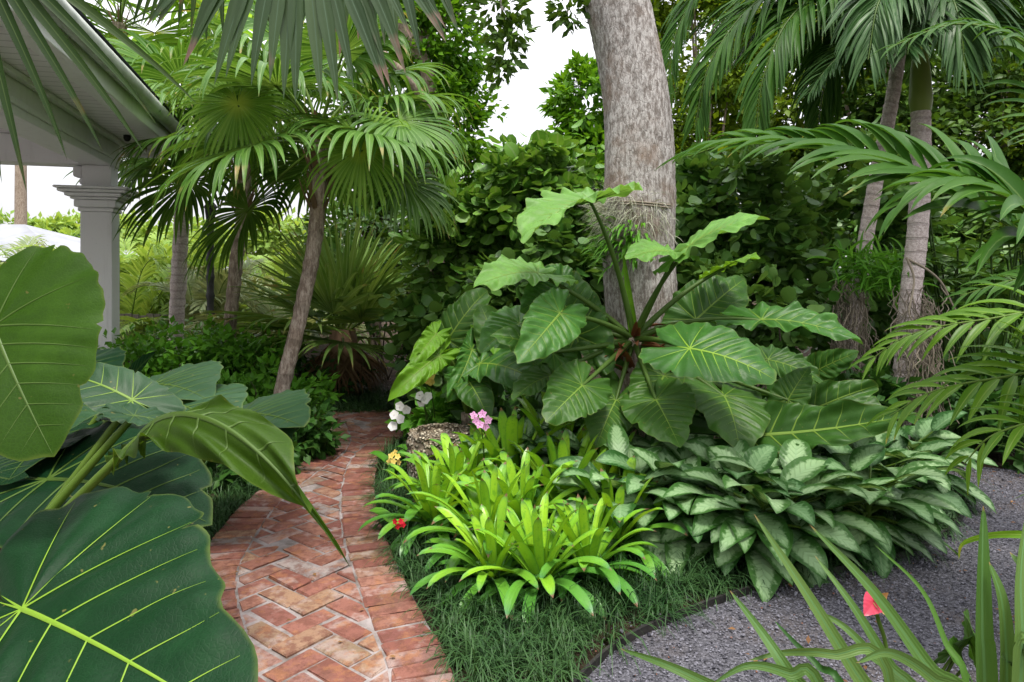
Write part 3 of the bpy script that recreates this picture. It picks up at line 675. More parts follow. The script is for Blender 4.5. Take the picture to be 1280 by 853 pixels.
# fallen bits of leaf on the gravel and the bricks
n = 750; pts = np.c_[rng.uniform(-1.5, 3.2, n), rng.uniform(1.8, 6, n)]
on_g = inside(gravel_poly, pts); on_p = inside(path_poly, pts); de = np.minimum(dist_to(edge_c, pts), 9)
kp = (on_g & ((de < .4) | (rng.random(n) < .6))) | (on_p & (rng.random(n) < .3)); pts = pts[kp]; n = len(pts)
lb = MB(); scatter(lb, T_DIA, np.c_[pts, np.where(on_p[kp], .037, .02)], rnd_dir(n) * V3(1, 1, .15), V3(0, 0, 1) + rnd_dir(n) * .3, rng.uniform(.010, .034, n))
M['litter'] = leaf_mat('fallen brown leaf', (.10, .045, .02), (.24, .13, .05), rough=.7, trans=.1)
tag(lb.build('leaf_litter', M['litter']), kind='stuff')

# ------------------------------------------------------------------ mondo grass
bed_poly = np.vstack([right_c, [(1.2, 6.2), (2.4, 5.2)], edge_c[::-1]])
def grass(name, pts, per, ln, wd=.0055):
    n = len(pts) * per; p0 = np.repeat(np.c_[pts, np.zeros(len(pts))], per, 0) + np.c_[rng.normal(0, .016, (n, 2)), np.zeros(n)]
    az_ = rng.uniform(0, 6.283, n); lean = rng.uniform(.12, .95, n); tl_ = np.repeat(rng.normal(0, .35, (len(pts), 2)), per, 0)
    D = np.c_[np.cos(az_) * lean, np.sin(az_) * lean, np.ones(n)] + np.c_[tl_, np.zeros(n)]
    rp = np.repeat(rng.random(len(pts)), per) * .5 + rng.random(n) * .5
    mb = MB(); blades(mb, p0, D, np.broadcast_to(UPZ, (n, 3)), ln * np.repeat(rng.uniform(.7, 1.25, len(pts)), per) * rng.uniform(.55, 1.15, n), wd * rng.uniform(.7, 1.2, n), 5, rng.uniform(1.4, 3.2, n), prof_grass, 0, 1.1, rp, mid=False)
    return tag(mb.build(name, M['mondo']), kind='stuff')
n = 6000; pts = np.c_[rng.uniform(-1.1, 3, n), rng.uniform(1.5, 6, n)]; pts = pts[inside(bed_poly, pts)]
d1, d2 = dist_to(right_c, pts), dist_to(edge_c, pts)
kp = (((d1 < .62) & (pts[:, 1] < 3.4)) | (d1 < .26) | (d2 < .40) | (pts[:, 1] < 2.75)) & (d1 > .03) & (d2 > .02)
grass('mondo_grass', pts[kp], 26, .225)
n = 2600; pts = np.c_[rng.uniform(-3.2, -.9, n), rng.uniform(1.2, 6.6, n)]
lp = np.vstack([left_c, [(-4, 6.2), (-4, .6)]]); pts = pts[inside(lp, pts)]; d1 = dist_to(left_c, pts)
grass('mondo_grass_border', pts[(d1 < .55) & (d1 > .02)], 22, .2)
pts = np.c_[rng.uniform(-2.4, 1.2, 900), rng.uniform(6.2, 7.2, 900)]; pts = pts[~inside(path_poly, pts)]
grass('mondo_grass_verge', pts, 18, .24, .007)

M['deck_stone'] = plain_mat('pale stone deck', (.48, .45, .42), (.6, .57, .54), 5, .7, .3, .2)
# ================================================================== THE PORCH
pc = np.array([-3.92, 6.5, 0]); e1 = V3(-.275, .961, 0); e1 /= np.linalg.norm(e1); er = V3(e1[1], -e1[0], 0)
PM = (np.stack([er, e1, UPZ], 1), pc)
porch = thing('porch', pc, 'white open porch with deep soffit, sloping roof and square corner column', 'porch'); ORG['porch'] = pc
def pbox(name, boxes, mat, parent=porch, bw_=.006):
    mb = MB()
    for lo, hi in boxes: box(mb, lo, hi, PM)
    return bevel(mb.build(name, M[mat], parent, False), bw_)
ZC = 2.56
pbox('deck', [((-6.5, -6.9, -.05), (.22, .3, .16))], 'deck_stone')  # unseen pale slab, added to bounce light up onto the ceiling
pbox('ceiling', [((-6.5, -6.9, ZC), (.6, .68, ZC + .03))], 'ceiling_paint')
pbox('ceiling_trim', [((-6.4, .16 - k * 1.15, ZC - .045), (-.14, .22 - k * 1.15, ZC - .002)) for k in range(1, 6)] + [((.14, -6.8, ZC - .04), (.19, .5, ZC - .002)), ((.46, -6.8, ZC - .03), (.60, .6, ZC - .002)), ((-6.4, .46, ZC - .03), (.455, .60, ZC - .002)), ((-6.4, .14, ZC - .04), (.12, .19, ZC - .002))], 'white_paint')
pbox('beam', [((-.13, -6.9, 2.30), (.13, .13, ZC - .003)), ((-6.5, -.128, 2.302), (-.135, .128, ZC - .003))], 'white_paint')
pbox('beam_trim', [((.131, -6.9, 2.36), (.15, .15, 2.40)), ((-.15, -6.9, 2.36), (-.131, -.15, 2.40))], 'white_paint')
colm = pbox('column', [((-.132, -.132, 0), (.132, .132, 1.86)), ((-.12, -.12, 2.1), (.12, .12, 2.298)), ((-.16, -.16, 0), (.16, .16, .2))], 'white_paint')
ORG[colm.name] = pc
pbox('capital', [((-.15, -.15, 1.862), (.15, .15, 1.90)), ((-.175, -.175, 1.902), (.175, .175, 1.97)), ((-.20, -.20, 1.972), (.20, .20, 1.995)), ((-.235, -.235, 1.997), (.235, .235, 2.03)), ((-.28, -.28, 2.032), (.28, .28, 2.06)), ((-.305, -.305, 2.062), (.305, .305, 2.085))], 'white_paint', colm, .014)
pbox('bracket', [((-.22, -.06, 2.19), (-.122, .06, 2.297)), ((-.17, -.05, 2.12), (-.122, .05, 2.188))], 'white_paint', colm, .03)
pbox('fascia', [((.601, -6.9, ZC - .05), (.63, .71, ZC + .14)), ((-6.5, .681, ZC - .05), (.6, .71, ZC + .14))], 'white_paint')
gm = MB()
for a, b in (((.69, -6.9), (.69, .80)), ((-6.5, .77), (.63, .77))):
    p0 = PM[0] @ V3(*a, ZC + .10) + pc; p1 = PM[0] @ V3(*b, ZC + .10) + pc
    tube(gm, np.linspace(p0, p1, 12), .062, 10)
gm.build('gutter', M['gutter'], porch)
rf = MB(); ze, zr = ZC + .16, ZC + 1.75
for dz in (0, .03):
    v = np.array([[.72, .84, ze + dz], [.72, -6.9, ze + dz], [-3, -6.9, zr + dz], [-3, -2.9, zr + dz], [-6.7, .84, ze + dz], [-6.7, -6.9, ze + dz]]) @ PM[0].T + pc
    rf.add(v, [[0, 1, 2, 3], [3, 2, 5, 4]]).add(v, [[0, 3, 4]])
rf.build('roof', M['roof_metal'], porch, False)
cb = MB(); cp = PM[0] @ V3(.30, -.30, ZC - .032) + pc
tube(cb, [cp, cp + V3(0, 0, .03)], .032, 14); tube(cb, [cp - V3(0, 0, .025), cp - V3(0, 0, .014), cp], [.012, .024, .03], 14)
tag(cb.build('security_camera', M['iron']), 'small dark dome camera fixed to the porch soffit beside the column', 'security camera')

# ------------------------------------------------------------------ beyond the porch
hc = P(-30, 340, 15); hc[2] = 0
house = thing('house', hc, 'neighbouring house with a pale hipped roof seen beyond the porch column', 'house')
hb = MB(); box(hb, hc + V3(-4, -1.8, 0), hc + V3(3.0, 2, 1.5)); hb.build('wall', M['white_paint'], house, False)
hr = MB()
for dz in (0, .05):
    v = hc + np.array([[-4.4, -2.2, 1.45 + dz], [3.4, -2.2, 1.45 + dz], [3.4, 2.4, 1.45 + dz], [-4.4, 2.4, 1.45 + dz], [-2, .1, 2.3 + dz], [1.0, .1, 2.3 + dz]])
    hr.add(v, [[0, 1, 5, 4], [2, 3, 4, 5]]).add(v, [[1, 2, 5], [3, 0, 4]])
hr.build('roof', M['roof_metal'], house, False)
pm_ = MB(); a = P(26, 340, 16); tube(pm_, [(a[0], a[1], 0), (a[0], a[1], 3.4), (a[0] + .02, a[1], 8)], [.14, .12, .1], 12); 
tag(pm_.build('dead_tree', M['bark_far']), 'tall bare tan trunk standing behind the pale hipped roof', 'tree trunk')
fb = MB(); fa, fc = P(120, 340, 10.2), P(330, 340, 10.6)
for i in range(24):
    q = fa + (fc - fa) * i / 24; box(fb, (q[0], q[1], .02), (q[0] + .098, q[1] + .025, .66 + .01 * rng.standard_normal()))
fence = tag(fb.build('wooden_fence', M['fence'], None, False), 'low grey board fence behind the slender palm trunks', 'fence')
lb = P(263, 340, 9); lamp = thing('lamp_post', (lb[0], lb[1], 0), 'slender black lamp post with lantern between two palm trunks', 'lamp post')
l_ = MB(); z_ = np.linspace(0, 1.92, 40); tube(l_, np.c_[np.full(40, lb[0]), np.full(40, lb[1]), z_], np.where(np.arange(40) % 5 == 0, .058, .045), 10); l_.build('pole', M['iron'], lamp)
l_ = MB(); c = V3(lb[0], lb[1], 0); tube(l_, [c + V3(0, 0, 1.92), c + V3(0, 0, 1.96), c + V3(0, 0, 2.14)], [.04, .055, .08], 6); l_.build('lantern', M['iron'], lamp, False)
l_ = MB(); tube(l_, [c + V3(0, 0, 2.141), c + V3(0, 0, 2.17), c + V3(0, 0, 2.25)], [.10, .085, .02], 6); l_.build('lantern_cap', M['iron'], lamp, False)

# ================================================================== PALMS
def fan_palm(name, ctrl, r0, r1, label, nf, Rr, pet, mat='fan', group=None, elev=(70, -55), seed=0, spread=130, droop=1.0, skirt=0, bark='palm_bark', az0=0, lump=.05, fibre=True, segs=34):
    base = np.array(ctrl[0]); root = thing(name, base, label, 'palm tree', group)
    pts = curve(ctrl, 50); s = np.linspace(0, 1, 50); rad = r0 + (r1 - r0) * s; rad[:4] *= np.linspace(1.35, 1, 4); rad = rad * (1 + .06 * (np.arange(50) % 2))
    tb = MB(); tube(tb, pts, rad, 14, rng.random(), lump=lump); tb.build('trunk', M[bark], root)
    top = pts[-1]; T = nz(pts[-1] - pts[-4])
    if fibre:
        fb_ = MB(); m = 46; k = rng.integers(36, 50, m); az_ = rng.uniform(0, 6.28, m); od = np.c_[np.cos(az_), np.sin(az_), np.zeros(m)]
        blades(fb_, pts[k] + od * rad[k][:, None] * .8, od * .45 + UPZ, od, rng.uniform(.12, .3, m), rng.uniform(.03, .06, m), 4, rng.uniform(-.2, .8, m), prof_taper, .3)
        fb_.build('leaf_base', M['fibre'], root)
    for i in range(nf):
        q = (i + .5) / nf; el_ = R(elev[0] + (elev[1] - elev[0]) * q + rng.normal(0, 5)); az_ = az0 + i * 2.39996 + rng.normal(0, .15)
        d = V3(math.cos(az_) * math.cos(el_), math.sin(az_) * math.cos(el_), math.sin(el_))
        pl = pet * rng.uniform(.8, 1.15); hub = top - T * .12 * q + d * pl + V3(0, 0, -.12 * pl * (1 - math.sin(el_)))
        axd = nz(d + V3(0, 0, -.35)); nn_ = nz(UPZ + d * .9 * max(0, .8 - math.sin(el_)) + V3(*rng.normal(0, .12, 3)))
        fan_frond(root, hub, top - T * .12 * q, axd, nn_, Rr * rng.uniform(.85, 1.08), segs, spread, droop * (1.1 - .3 * q), .57, mat)
    for i in range(skirt):
        az_ = i * 2.4; d = V3(math.cos(az_), math.sin(az_), -1.4); hub = top - T * .25 + nz(d) * .3
        fan_frond(root, hub, top - T * .2, nz(V3(math.cos(az_) * .35, math.sin(az_) * .35, -1)), V3(math.cos(az_), math.sin(az_), .3), Rr * .75, 22, 60, .5, .5, 'dead_frond', 'sheath')
    return root
g_thatch = 'fan palms standing left of the brick path'
def at0(px, py, d): return P(px, py, d)
def gp(px, d): p = P(px, HY, d); return np.array([p[0], p[1], 0.])
palm_c = fan_palm('fan_palm', [gp(345, 5.0), P(350, 500, 5.0), P(374, 400, 5.02), P(392, 310, 5.05), P(398, 240, 5.1), P(399, 165, 5.1)], .05, .056, 'leaning fan palm with fibrous brown trunk nearest the brick path', 15, .80, .66, 'fan', g_thatch, (78, -28), az0=.6, droop=3.6, segs=40)
palm_b = fan_palm('fan_palm', [gp(284, 6.6), P(287, 420, 6.6), P(295, 330, 6.6), P(304, 265, 6.6), P(305, 175, 6.6)], .056, .064, 'middle fan palm with rough flaring boots below its crown', 12, .84, .66, 'fan', g_thatch, (80, -18), az0=1.9, droop=3.6, segs=40)
palm_a = fan_palm('fan_palm', [gp(219, 8), P(221, 400, 8), P(226, 300, 8), P(229, 230, 8), P(231, 160, 8)], .085, .075, 'slender smooth trunked fan palm next to the porch column', 10, .95, .72, 'fan', g_thatch, (80, -10), az0=.2, droop=3.6, bark='ring_bark', fibre=False)
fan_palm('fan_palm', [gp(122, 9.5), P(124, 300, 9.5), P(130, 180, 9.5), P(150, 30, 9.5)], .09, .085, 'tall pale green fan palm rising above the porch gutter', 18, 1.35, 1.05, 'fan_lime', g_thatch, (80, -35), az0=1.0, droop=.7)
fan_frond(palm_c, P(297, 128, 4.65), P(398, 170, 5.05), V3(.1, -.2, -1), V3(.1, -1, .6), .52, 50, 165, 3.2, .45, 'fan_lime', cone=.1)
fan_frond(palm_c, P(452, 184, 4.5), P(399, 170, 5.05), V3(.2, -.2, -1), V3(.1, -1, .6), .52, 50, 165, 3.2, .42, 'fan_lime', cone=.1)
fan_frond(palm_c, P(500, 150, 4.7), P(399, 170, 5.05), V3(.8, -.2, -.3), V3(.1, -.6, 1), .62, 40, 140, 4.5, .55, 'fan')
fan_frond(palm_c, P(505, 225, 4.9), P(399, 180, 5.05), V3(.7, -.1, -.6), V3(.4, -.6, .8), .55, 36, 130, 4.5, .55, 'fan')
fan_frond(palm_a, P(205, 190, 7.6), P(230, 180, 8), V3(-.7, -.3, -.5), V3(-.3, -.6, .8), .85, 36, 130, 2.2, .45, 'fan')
# low palmetto clump behind
pb0 = gp(428, 7.0)
root = thing('palmetto', pb0, 'broad stemless palmetto with stiff silver green fans and brown skirt', 'palm tree')
tb = MB(); tube(tb, [pb0, pb0 + V3(0, 0, .3), pb0 + V3(0, 0, .72)], [.17, .19, .13], 12, lump=.1); tb.build('trunk', M['fibre'], root)
top = pb0 + V3(0, 0, .62)
for i in range(18):
    q = (i + .5) / 18; el_ = R(86 - 100 * q); az_ = i * 2.39996 + .4; d = V3(math.cos(az_) * math.cos(el_), math.sin(az_) * math.cos(el_), math.sin(el_))
    hub = top + d * .38; nn_ = nz(UPZ * (.3 + q * .6) + V3(-math.cos(az_), -math.sin(az_), 0) * (1 - q) + V3(*rng.normal(0, .15, 3)))
    fan_frond(root, hub, top, d, nn_, rng.uniform(.85, 1.15), 20, 80, .2 + .8 * q, .42, 'fan_stiff', cone=.05, fold=.3)
for i in range(9):
    az_ = i * 2.4; fan_frond(root, top + V3(math.cos(az_) * .18, math.sin(az_) * .18, -.1), top, V3(math.cos(az_) * .4, math.sin(az_) * .4, -1), V3(math.cos(az_), math.sin(az_), .2), .5, 18, 55, .3, .5, 'dead_frond', 'sheath')
leafy('shrub', gp(480, 8.2), P(480, 330, 8.2), (.9, .6, .75), 2200, .12, 'dark shrub filling the gap behind the stiff palmetto', 'shrub', None, 'grape_dark', T_DIA, 40)

# the near palm whose fronds hang into the top of the view; its trunk stands left of the frame
nb_ = V3(-2.35, 1.65, 0); near = thing('fan_palm', nb_, 'near fan palm whose blue green drooping fronds hang into the top left', 'palm tree')
tb = MB(); tube(tb, curve([nb_, nb_ + V3(.05, .05, 1.4), nb_ + V3(.25, .1, 2.9)], 30), .1, 12, lump=.05); tb.build('trunk', M['palm_bark'], near)
crown = nb_ + V3(.25, .1, 2.95)
fan_frond(near, P(372, -150, 2.3), crown, V3(.03, -.05, -1), V3(.12, -1, .1), .74, 21, 62, 1.0, .62, 'fan_blue', prad=.012, cone=.0, pw=1.2)
fan_frond(near, P(452, -165, 2.6), crown, V3(.1, -.05, -1), V3(.3, -1, .1), .72, 15, 45, 1.0, .62, 'fan_blue', prad=.012, cone=.0, pw=1.2)
fan_frond(near, P(270, -180, 2.5), crown, V3(-.05, -.05, -1), V3(-.2, -1, .1), .70, 11, 40, 1.0, .5, 'fan_dim', prad=.012, cone=.0, pw=1.2)
fan_frond(near, P(-52, -110, 1.7), crown, V3(.34, .05, -1), V3(.25, -.9, .25), .70, 10, 34, .35, .35, 'fan_dim', prad=.012, cone=.0)

# ringed palms on the right
def feather_palm(name, ctrl, r0, r1, label, group, fr, shaft=None, mat='feather', n=44, ll=.45, lw=.034):
    base = np.array(ctrl[0]); root = thing(name, base, label, 'palm tree', group)
    pts = curve(ctrl, 110); s = np.linspace(0, 1, 110); rad = (r0 + (r1 - r0) * s) * (1 + .05 * ((np.arange(110) % 4) == 0))
    tb = MB(); tube(tb, pts, rad, 16, rng.random()); tb.build('trunk', M['ring_bark'], root)
    top = pts[-1]
    if shaft is not None:
        sp_ = curve([top, (top + shaft) / 2, shaft], 14); sb = MB(); tube(sb, sp_, np.interp(np.linspace(0, 1, 14), [0, .15, .6, 1], [r1 * 1.02, r1 * 1.22, r1 * 1.0, r1 * .55]), 14, .5); sb.build('crownshaft', M['crownshaft'], root); top = sp_[-2]
    for az_, el_, L_, sg_ in fr:
        p = arc(top, R(az_), R(el_), L_, sg_); feather_frond(root, p, UPZ + .001, n, ll, lw, 48, .9, mat, 'petiole_dark', .014, .12, .14)
    return root
g_ring = 'ringed palms behind the right end of the bed'
RP = [feather_palm('ringed_palm', [gp(1046, 5.1), P(1058, 455, 5.1), P(1070, 380, 5.1), P(1082, 300, 5.1), P(1097, 215, 5.12), P(1116, 120, 5.15), P(1130, 20, 5.2)], .06, .046, 'slimmer ringed palm leaning right with fibrous roots wrapped round it', g_ring,
    [(170, 25, 1.9, 1.3), (205, 30, 1.8, 1.3), (150, 30, 1.6, 1.2), (240, 40, 1.6, 1.4), (20, 35, 1.6, 1.2), (320, 40, 1.5, 1.3), (80, 50, 1.5, 1.2), (275, 50, 1.3, 1.6), (188, 10, 1.7, 1.4)], P(1134, -30, 5.2), 'feather')]
RP.append(feather_palm('ringed_palm', [gp(1120, 4.6), P(1130, 470, 4.6), P(1137, 380, 4.6), P(1147, 290, 4.6), P(1151, 210, 4.6), P(1151, 140, 4.6)], .07, .06, 'thicker ringed palm with a green crownshaft below its feather fronds', g_ring,
    [(200, 20, 1.1, 1.5), (235, 35, 1.0, 1.7), (280, 30, 1.0, 1.8), (330, 25, 1.0, 1.6), (10, 30, 1.4, 1.2), (120, 40, 1.4, 1.2), (60, 45, 1.3, 1.2), (165, 45, 1.5, 1.2), (300, 55, 1.0, 1.8)], P(1150, 52, 4.6), 'feather_blue'))
for root_, pts_, m_ in ((RP[0], [(1128, -10, 5.2), (1050, -45, 5.0), (950, 0, 4.8), (890, 75, 4.7), (868, 160, 4.7)], 'feather'), (RP[0], [(1128, -10, 5.2), (1060, -30, 4.9), (990, 20, 4.6), (955, 95, 4.5), (945, 165, 4.5)], 'feather'), (RP[0], [(1128, -10, 5.2), (1080, 0, 5.0), (1050, 50, 4.9), (1030, 110, 4.9), (1022, 165, 4.9)], 'feather'),
        (RP[0], [(1128, -10, 5.2), (1010, -80, 5.4), (900, -40, 5.4), (850, 30, 5.4), (832, 110, 5.4)], 'feather'), (RP[0], [(1128, -10, 5.2), (1200, -20, 5.0), (1260, 30, 5.0), (1290, 110, 5.0)], 'feather'), (RP[1], [(1150, 54, 4.6), (1135, -25, 4.3), (1100, 0, 4.0), (1085, 75, 3.9)], 'feather_blue'), (RP[1], [(1150, 54, 4.6), (1170, -30, 4.3), (1195, 10, 4.0), (1206, 80, 3.9)], 'feather_blue'), (RP[1], [(1150, 54, 4.6), (1230, -20, 4.6), (1290, 20, 4.6), (1320, 90, 4.6)], 'feather')):
    feather_frond(root_, [P(*q) for q in pts_], V3(0, -.35, 1), 62, .72, .034, 36, 1.5, m_, 'petiole_dark', .013, .08, .1)
# a palm outside the frame reaching in from the right: its fronds cross the upper right
rb_ = V3(3.0, 2.0, 0); rp = thing('arching_palm', rb_, 'arching feather palm with wide pleated leaflets crossing the upper right', 'palm tree')
tb = MB(); tube(tb, [rb_, rb_ + V3(0, 0, .8)], .08, 12); tb.build('trunk', M['ring_bark'], rp)
feather_frond(rp, [rb_ + V3(0, 0, .8), P(1330, 330, 2.2), P(1285, 298, 2.2), P(1215, 252, 2.3), P(1130, 212, 2.4), P(1030, 186, 2.55), P(920, 180, 2.75), P(860, 196, 2.9)], V3(-.1, -.45, 1), 36, .58, .058, 46, .95, 'feather', 'petiole', .013, .28, .30, 9, .3, .05)
feather_frond(rp, [rb_ + V3(0, 0, .8), P(1340, 300, 2.0), P(1290, 262, 2.0), P(1225, 235, 2.05), P(1170, 232, 2.1), P(1120, 262, 2.15)], V3(-.1, -.45, 1), 24, .52, .058, 48, 1.3, 'feather', 'petiole', .012, .2, .4, 9, .3, .05)
feather_frond(rp, [rb_ + V3(0, 0, .8), P(1330, 150, 3.2), P(1290, 60, 3.2), P(1200, 30, 3.3), P(1110, 60, 3.4)], V3(-.1, -.45, 1), 30, .42, .035, 55, 1.2, 'feather', 'petiole', .012, .1, .3, 7, .25, .05)
ab_ = V3(2.95, 2.45, 0); ar = thing('areca_palm', ab_, 'areca palm with glossy drooping leaflets at the right edge above gravel', 'palm tree')
feather_frond(ar, [ab_, P(1360, 520, 2.35), P(1330, 466, 2.3), P(1240, 474, 2.3), P(1165, 490, 2.35), P(1112, 520, 2.4)], V3(-.1, -.6, 1), 22, .40, .036, 50, 1.0, 'areca', 'petiole', .008, .05, .42, 8, .25)
feather_frond(ar, [ab_, P(1370, 480, 2.6), P(1320, 396, 2.6), P(1230, 400, 2.65), P(1140, 418, 2.75), P(1085, 452, 2.8)], V3(-.1, -.6, 1), 24, .38, .034, 50, 1.0, 'areca', 'petiole', .008, .05, .4, 8, .25)
feather_frond(ar, [ab_, P(1370, 640, 2.2), P(1345, 560, 2.15), P(1300, 530, 2.1), P(1240, 545, 2.1), P(1205, 580, 2.15)], V3(-.1, -.6, 1), 18, .36, .034, 50, 1.1, 'areca', 'petiole', .008, .05, .42, 8, .25)
feather_frond(ar, [ab_, P(1380, 420, 3.0), P(1330, 360, 3.0), P(1270, 350, 3.1), P(1200, 370, 3.2)], V3(-.1, -.6, 1), 20, .36, .034, 50, 1.0, 'feather', 'petiole', .008, .05, .42, 8, .25)

# pale arecas and silvery palms beyond the fence on the left
far_lab = ['pale feathery areca palm between the porch column and the smooth trunk', 'light green areca palm in the gap between the two slender trunks', 'washed out areca palm directly behind the porch column', 'pale areca palm behind the rough booted fan palm', 'silvery feather palm in front of the pale hipped roof', 'pale areca palm at the far left edge under the porch']
far_lab += ['pale areca palm behind the slender black lamp post', 'silvery feather palm between the two slender fan palm trunks', 'silvery feather palm low behind the palmetto', 'tall pale areca palm just right of the porch column']
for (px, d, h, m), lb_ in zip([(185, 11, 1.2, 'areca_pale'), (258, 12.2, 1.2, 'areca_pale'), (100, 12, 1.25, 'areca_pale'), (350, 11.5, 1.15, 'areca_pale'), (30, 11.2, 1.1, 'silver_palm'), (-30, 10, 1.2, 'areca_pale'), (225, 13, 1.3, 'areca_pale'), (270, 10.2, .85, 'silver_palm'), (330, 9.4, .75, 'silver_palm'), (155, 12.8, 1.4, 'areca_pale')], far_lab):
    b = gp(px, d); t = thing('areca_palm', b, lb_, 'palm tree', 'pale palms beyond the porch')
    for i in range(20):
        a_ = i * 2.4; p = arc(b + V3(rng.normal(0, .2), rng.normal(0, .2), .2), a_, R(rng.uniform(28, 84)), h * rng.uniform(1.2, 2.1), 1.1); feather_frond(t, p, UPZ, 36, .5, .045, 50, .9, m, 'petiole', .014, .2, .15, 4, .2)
b = gp(78, 19); t = thing('distant_palm', b, 'small distant palm showing above the pale hipped roof', 'palm tree')
tb = MB(); tube(tb, [b, b + V3(0, 0, 2.0)], .12, 8); tb.build('trunk', M['bark_far'], t)
for i in range(12): feather_frond(t, arc(b + V3(0, 0, 2.0), i * 2.4, R(rng.uniform(5, 75)), 1.1, 1.3), UPZ, 24, .45, .05, 50, 1, 'feather', 'petiole', .02, .1, .15, 4)

# ================================================================== TREES AND HEDGE BEHIND
def tree(base, h, trunk_r, crowns, nl, size, label, mat, group=None, limbs=(), cl=36, name='tree', bark='bark_far', lean=(0, 0), cat='tree'):
    base = np.array(base, float); t = thing(name, base, label, cat, group)
    tb = MB(); top = base + V3(lean[0], lean[1], h); tube(tb, curve([base, base + V3(lean[0] * .2, lean[1] * .3, h * .5), top], 24), np.linspace(trunk_r * 1.2, trunk_r * .7, 24), 10, lump=.03)
    for c, r_ in crowns:
        c = np.array(c); r_ = np.array(r_)
        for k in range(5):
            e = c + rnd_dir(1)[0] * r_ * .7; st = base + (top - base) * rng.uniform(.55, .98); m = (st + e) / 2 + V3(0, 0, .12); tube(tb, curve([st, m, e], 10), np.linspace(trunk_r * .4, trunk_r * .06, 10), 6)
    for l in limbs: tube(tb, curve(l[0], 20), np.linspace(l[1], l[2], 20), 9, lump=.03)
    tb.build('trunk', M[bark], t)
    cb_ = MB(); vol = sum(np.prod(r_) ** .667 for _, r_ in crowns)
    for c, r_ in crowns: shrub_leaves(cb_, T_DIA, c, r_, int(nl * np.prod(r_) ** .667 / vol), size, .6, .35, cl)
    cb_.build('crown', M[mat], t); return t
def C(px, py, d, rx, ry, rz=None):
    s = d / F; return (P(px, py, d), (rx * s, (rz or rx) * s, ry * s))
tree(gp(545, 7.6), 2.2, .1, [C(545, 40, 7.6, 62, 90), C(560, 150, 7.6, 52, 70), C(520, -60, 7.6, 90, 70), C(572, 215, 7.6, 34, 45)], 15000, .10, 'small leaved green tree with forked tan limbs left of the sky gap', 'tree_leaf', None,
     [([gp(545, 7.6), P(545, 250, 7.5), P(538, 110, 7.3), P(520, 60, 7.2), P(478, 0, 7.1), P(450, -60, 7)], .10, .05), ([P(538, 110, 7.3), P(524, 60, 7.3), P(522, 0, 7.3), P(510, -60, 7.3)], .06, .045), ([P(545, 160, 7.4), P(520, 110, 7.1), P(470, 60, 7.0), P(430, 40, 7)], .06, .03)], 70)
tl = ['yellow green tree behind the big trunk on its left side', 'tall yellow green tree filling the top right of the big trunk', 'bright tree glimpsed between the dark feather fronds', 'dull green tree behind the two ringed palms', 'dull small leaved tree at the upper right edge', 'tree with broad dim crown behind the green crownshaft', 'tree with hazy green foliage far right behind the arching frond', 'shadowy tree behind the hedge and fan palm crowns']
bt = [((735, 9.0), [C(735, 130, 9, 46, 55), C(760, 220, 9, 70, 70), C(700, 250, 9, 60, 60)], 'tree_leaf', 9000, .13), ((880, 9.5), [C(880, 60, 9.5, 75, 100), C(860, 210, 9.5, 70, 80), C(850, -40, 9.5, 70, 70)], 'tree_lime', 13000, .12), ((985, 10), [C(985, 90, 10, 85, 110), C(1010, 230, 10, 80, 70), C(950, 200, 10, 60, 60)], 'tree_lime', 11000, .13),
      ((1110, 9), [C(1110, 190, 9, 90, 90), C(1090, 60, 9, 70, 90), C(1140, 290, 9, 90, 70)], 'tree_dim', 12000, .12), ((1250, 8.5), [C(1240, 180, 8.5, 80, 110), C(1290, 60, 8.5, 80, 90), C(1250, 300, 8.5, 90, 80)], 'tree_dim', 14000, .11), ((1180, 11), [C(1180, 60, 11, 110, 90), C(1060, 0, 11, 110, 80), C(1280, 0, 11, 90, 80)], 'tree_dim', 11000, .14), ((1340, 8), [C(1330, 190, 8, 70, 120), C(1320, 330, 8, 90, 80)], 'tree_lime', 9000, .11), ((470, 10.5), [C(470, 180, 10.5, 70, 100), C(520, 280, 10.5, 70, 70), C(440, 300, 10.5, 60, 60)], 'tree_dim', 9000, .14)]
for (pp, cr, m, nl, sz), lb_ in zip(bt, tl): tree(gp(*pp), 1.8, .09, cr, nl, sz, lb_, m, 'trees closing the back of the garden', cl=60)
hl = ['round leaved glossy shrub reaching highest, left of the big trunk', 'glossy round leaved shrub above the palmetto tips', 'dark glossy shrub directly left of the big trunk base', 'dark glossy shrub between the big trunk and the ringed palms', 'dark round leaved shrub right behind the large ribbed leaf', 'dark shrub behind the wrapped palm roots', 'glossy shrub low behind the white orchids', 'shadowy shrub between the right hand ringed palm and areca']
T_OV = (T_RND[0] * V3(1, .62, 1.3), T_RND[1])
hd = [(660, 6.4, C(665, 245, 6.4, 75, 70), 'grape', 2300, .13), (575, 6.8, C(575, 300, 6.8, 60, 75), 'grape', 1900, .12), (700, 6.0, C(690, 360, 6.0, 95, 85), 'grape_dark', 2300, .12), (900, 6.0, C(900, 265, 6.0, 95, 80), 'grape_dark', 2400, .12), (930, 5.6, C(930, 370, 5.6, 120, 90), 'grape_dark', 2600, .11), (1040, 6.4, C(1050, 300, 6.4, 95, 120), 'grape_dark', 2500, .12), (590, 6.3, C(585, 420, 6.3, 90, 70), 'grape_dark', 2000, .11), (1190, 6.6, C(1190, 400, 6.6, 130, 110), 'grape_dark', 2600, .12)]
for i, ((px, d, (c, r_), m, nl, sz), lb_) in enumerate(zip(hd, hl)): leafy('hedge_shrub', gp(px, d), c, r_, nl, sz * (1.25 if i in (1, 3, 5, 7) else 1), lb_, 'shrub', 'glossy shrubs forming the back hedge', m, T_OV if i in (1, 3, 5, 7) else T_RND, 70, 9, .3, .016, .7)

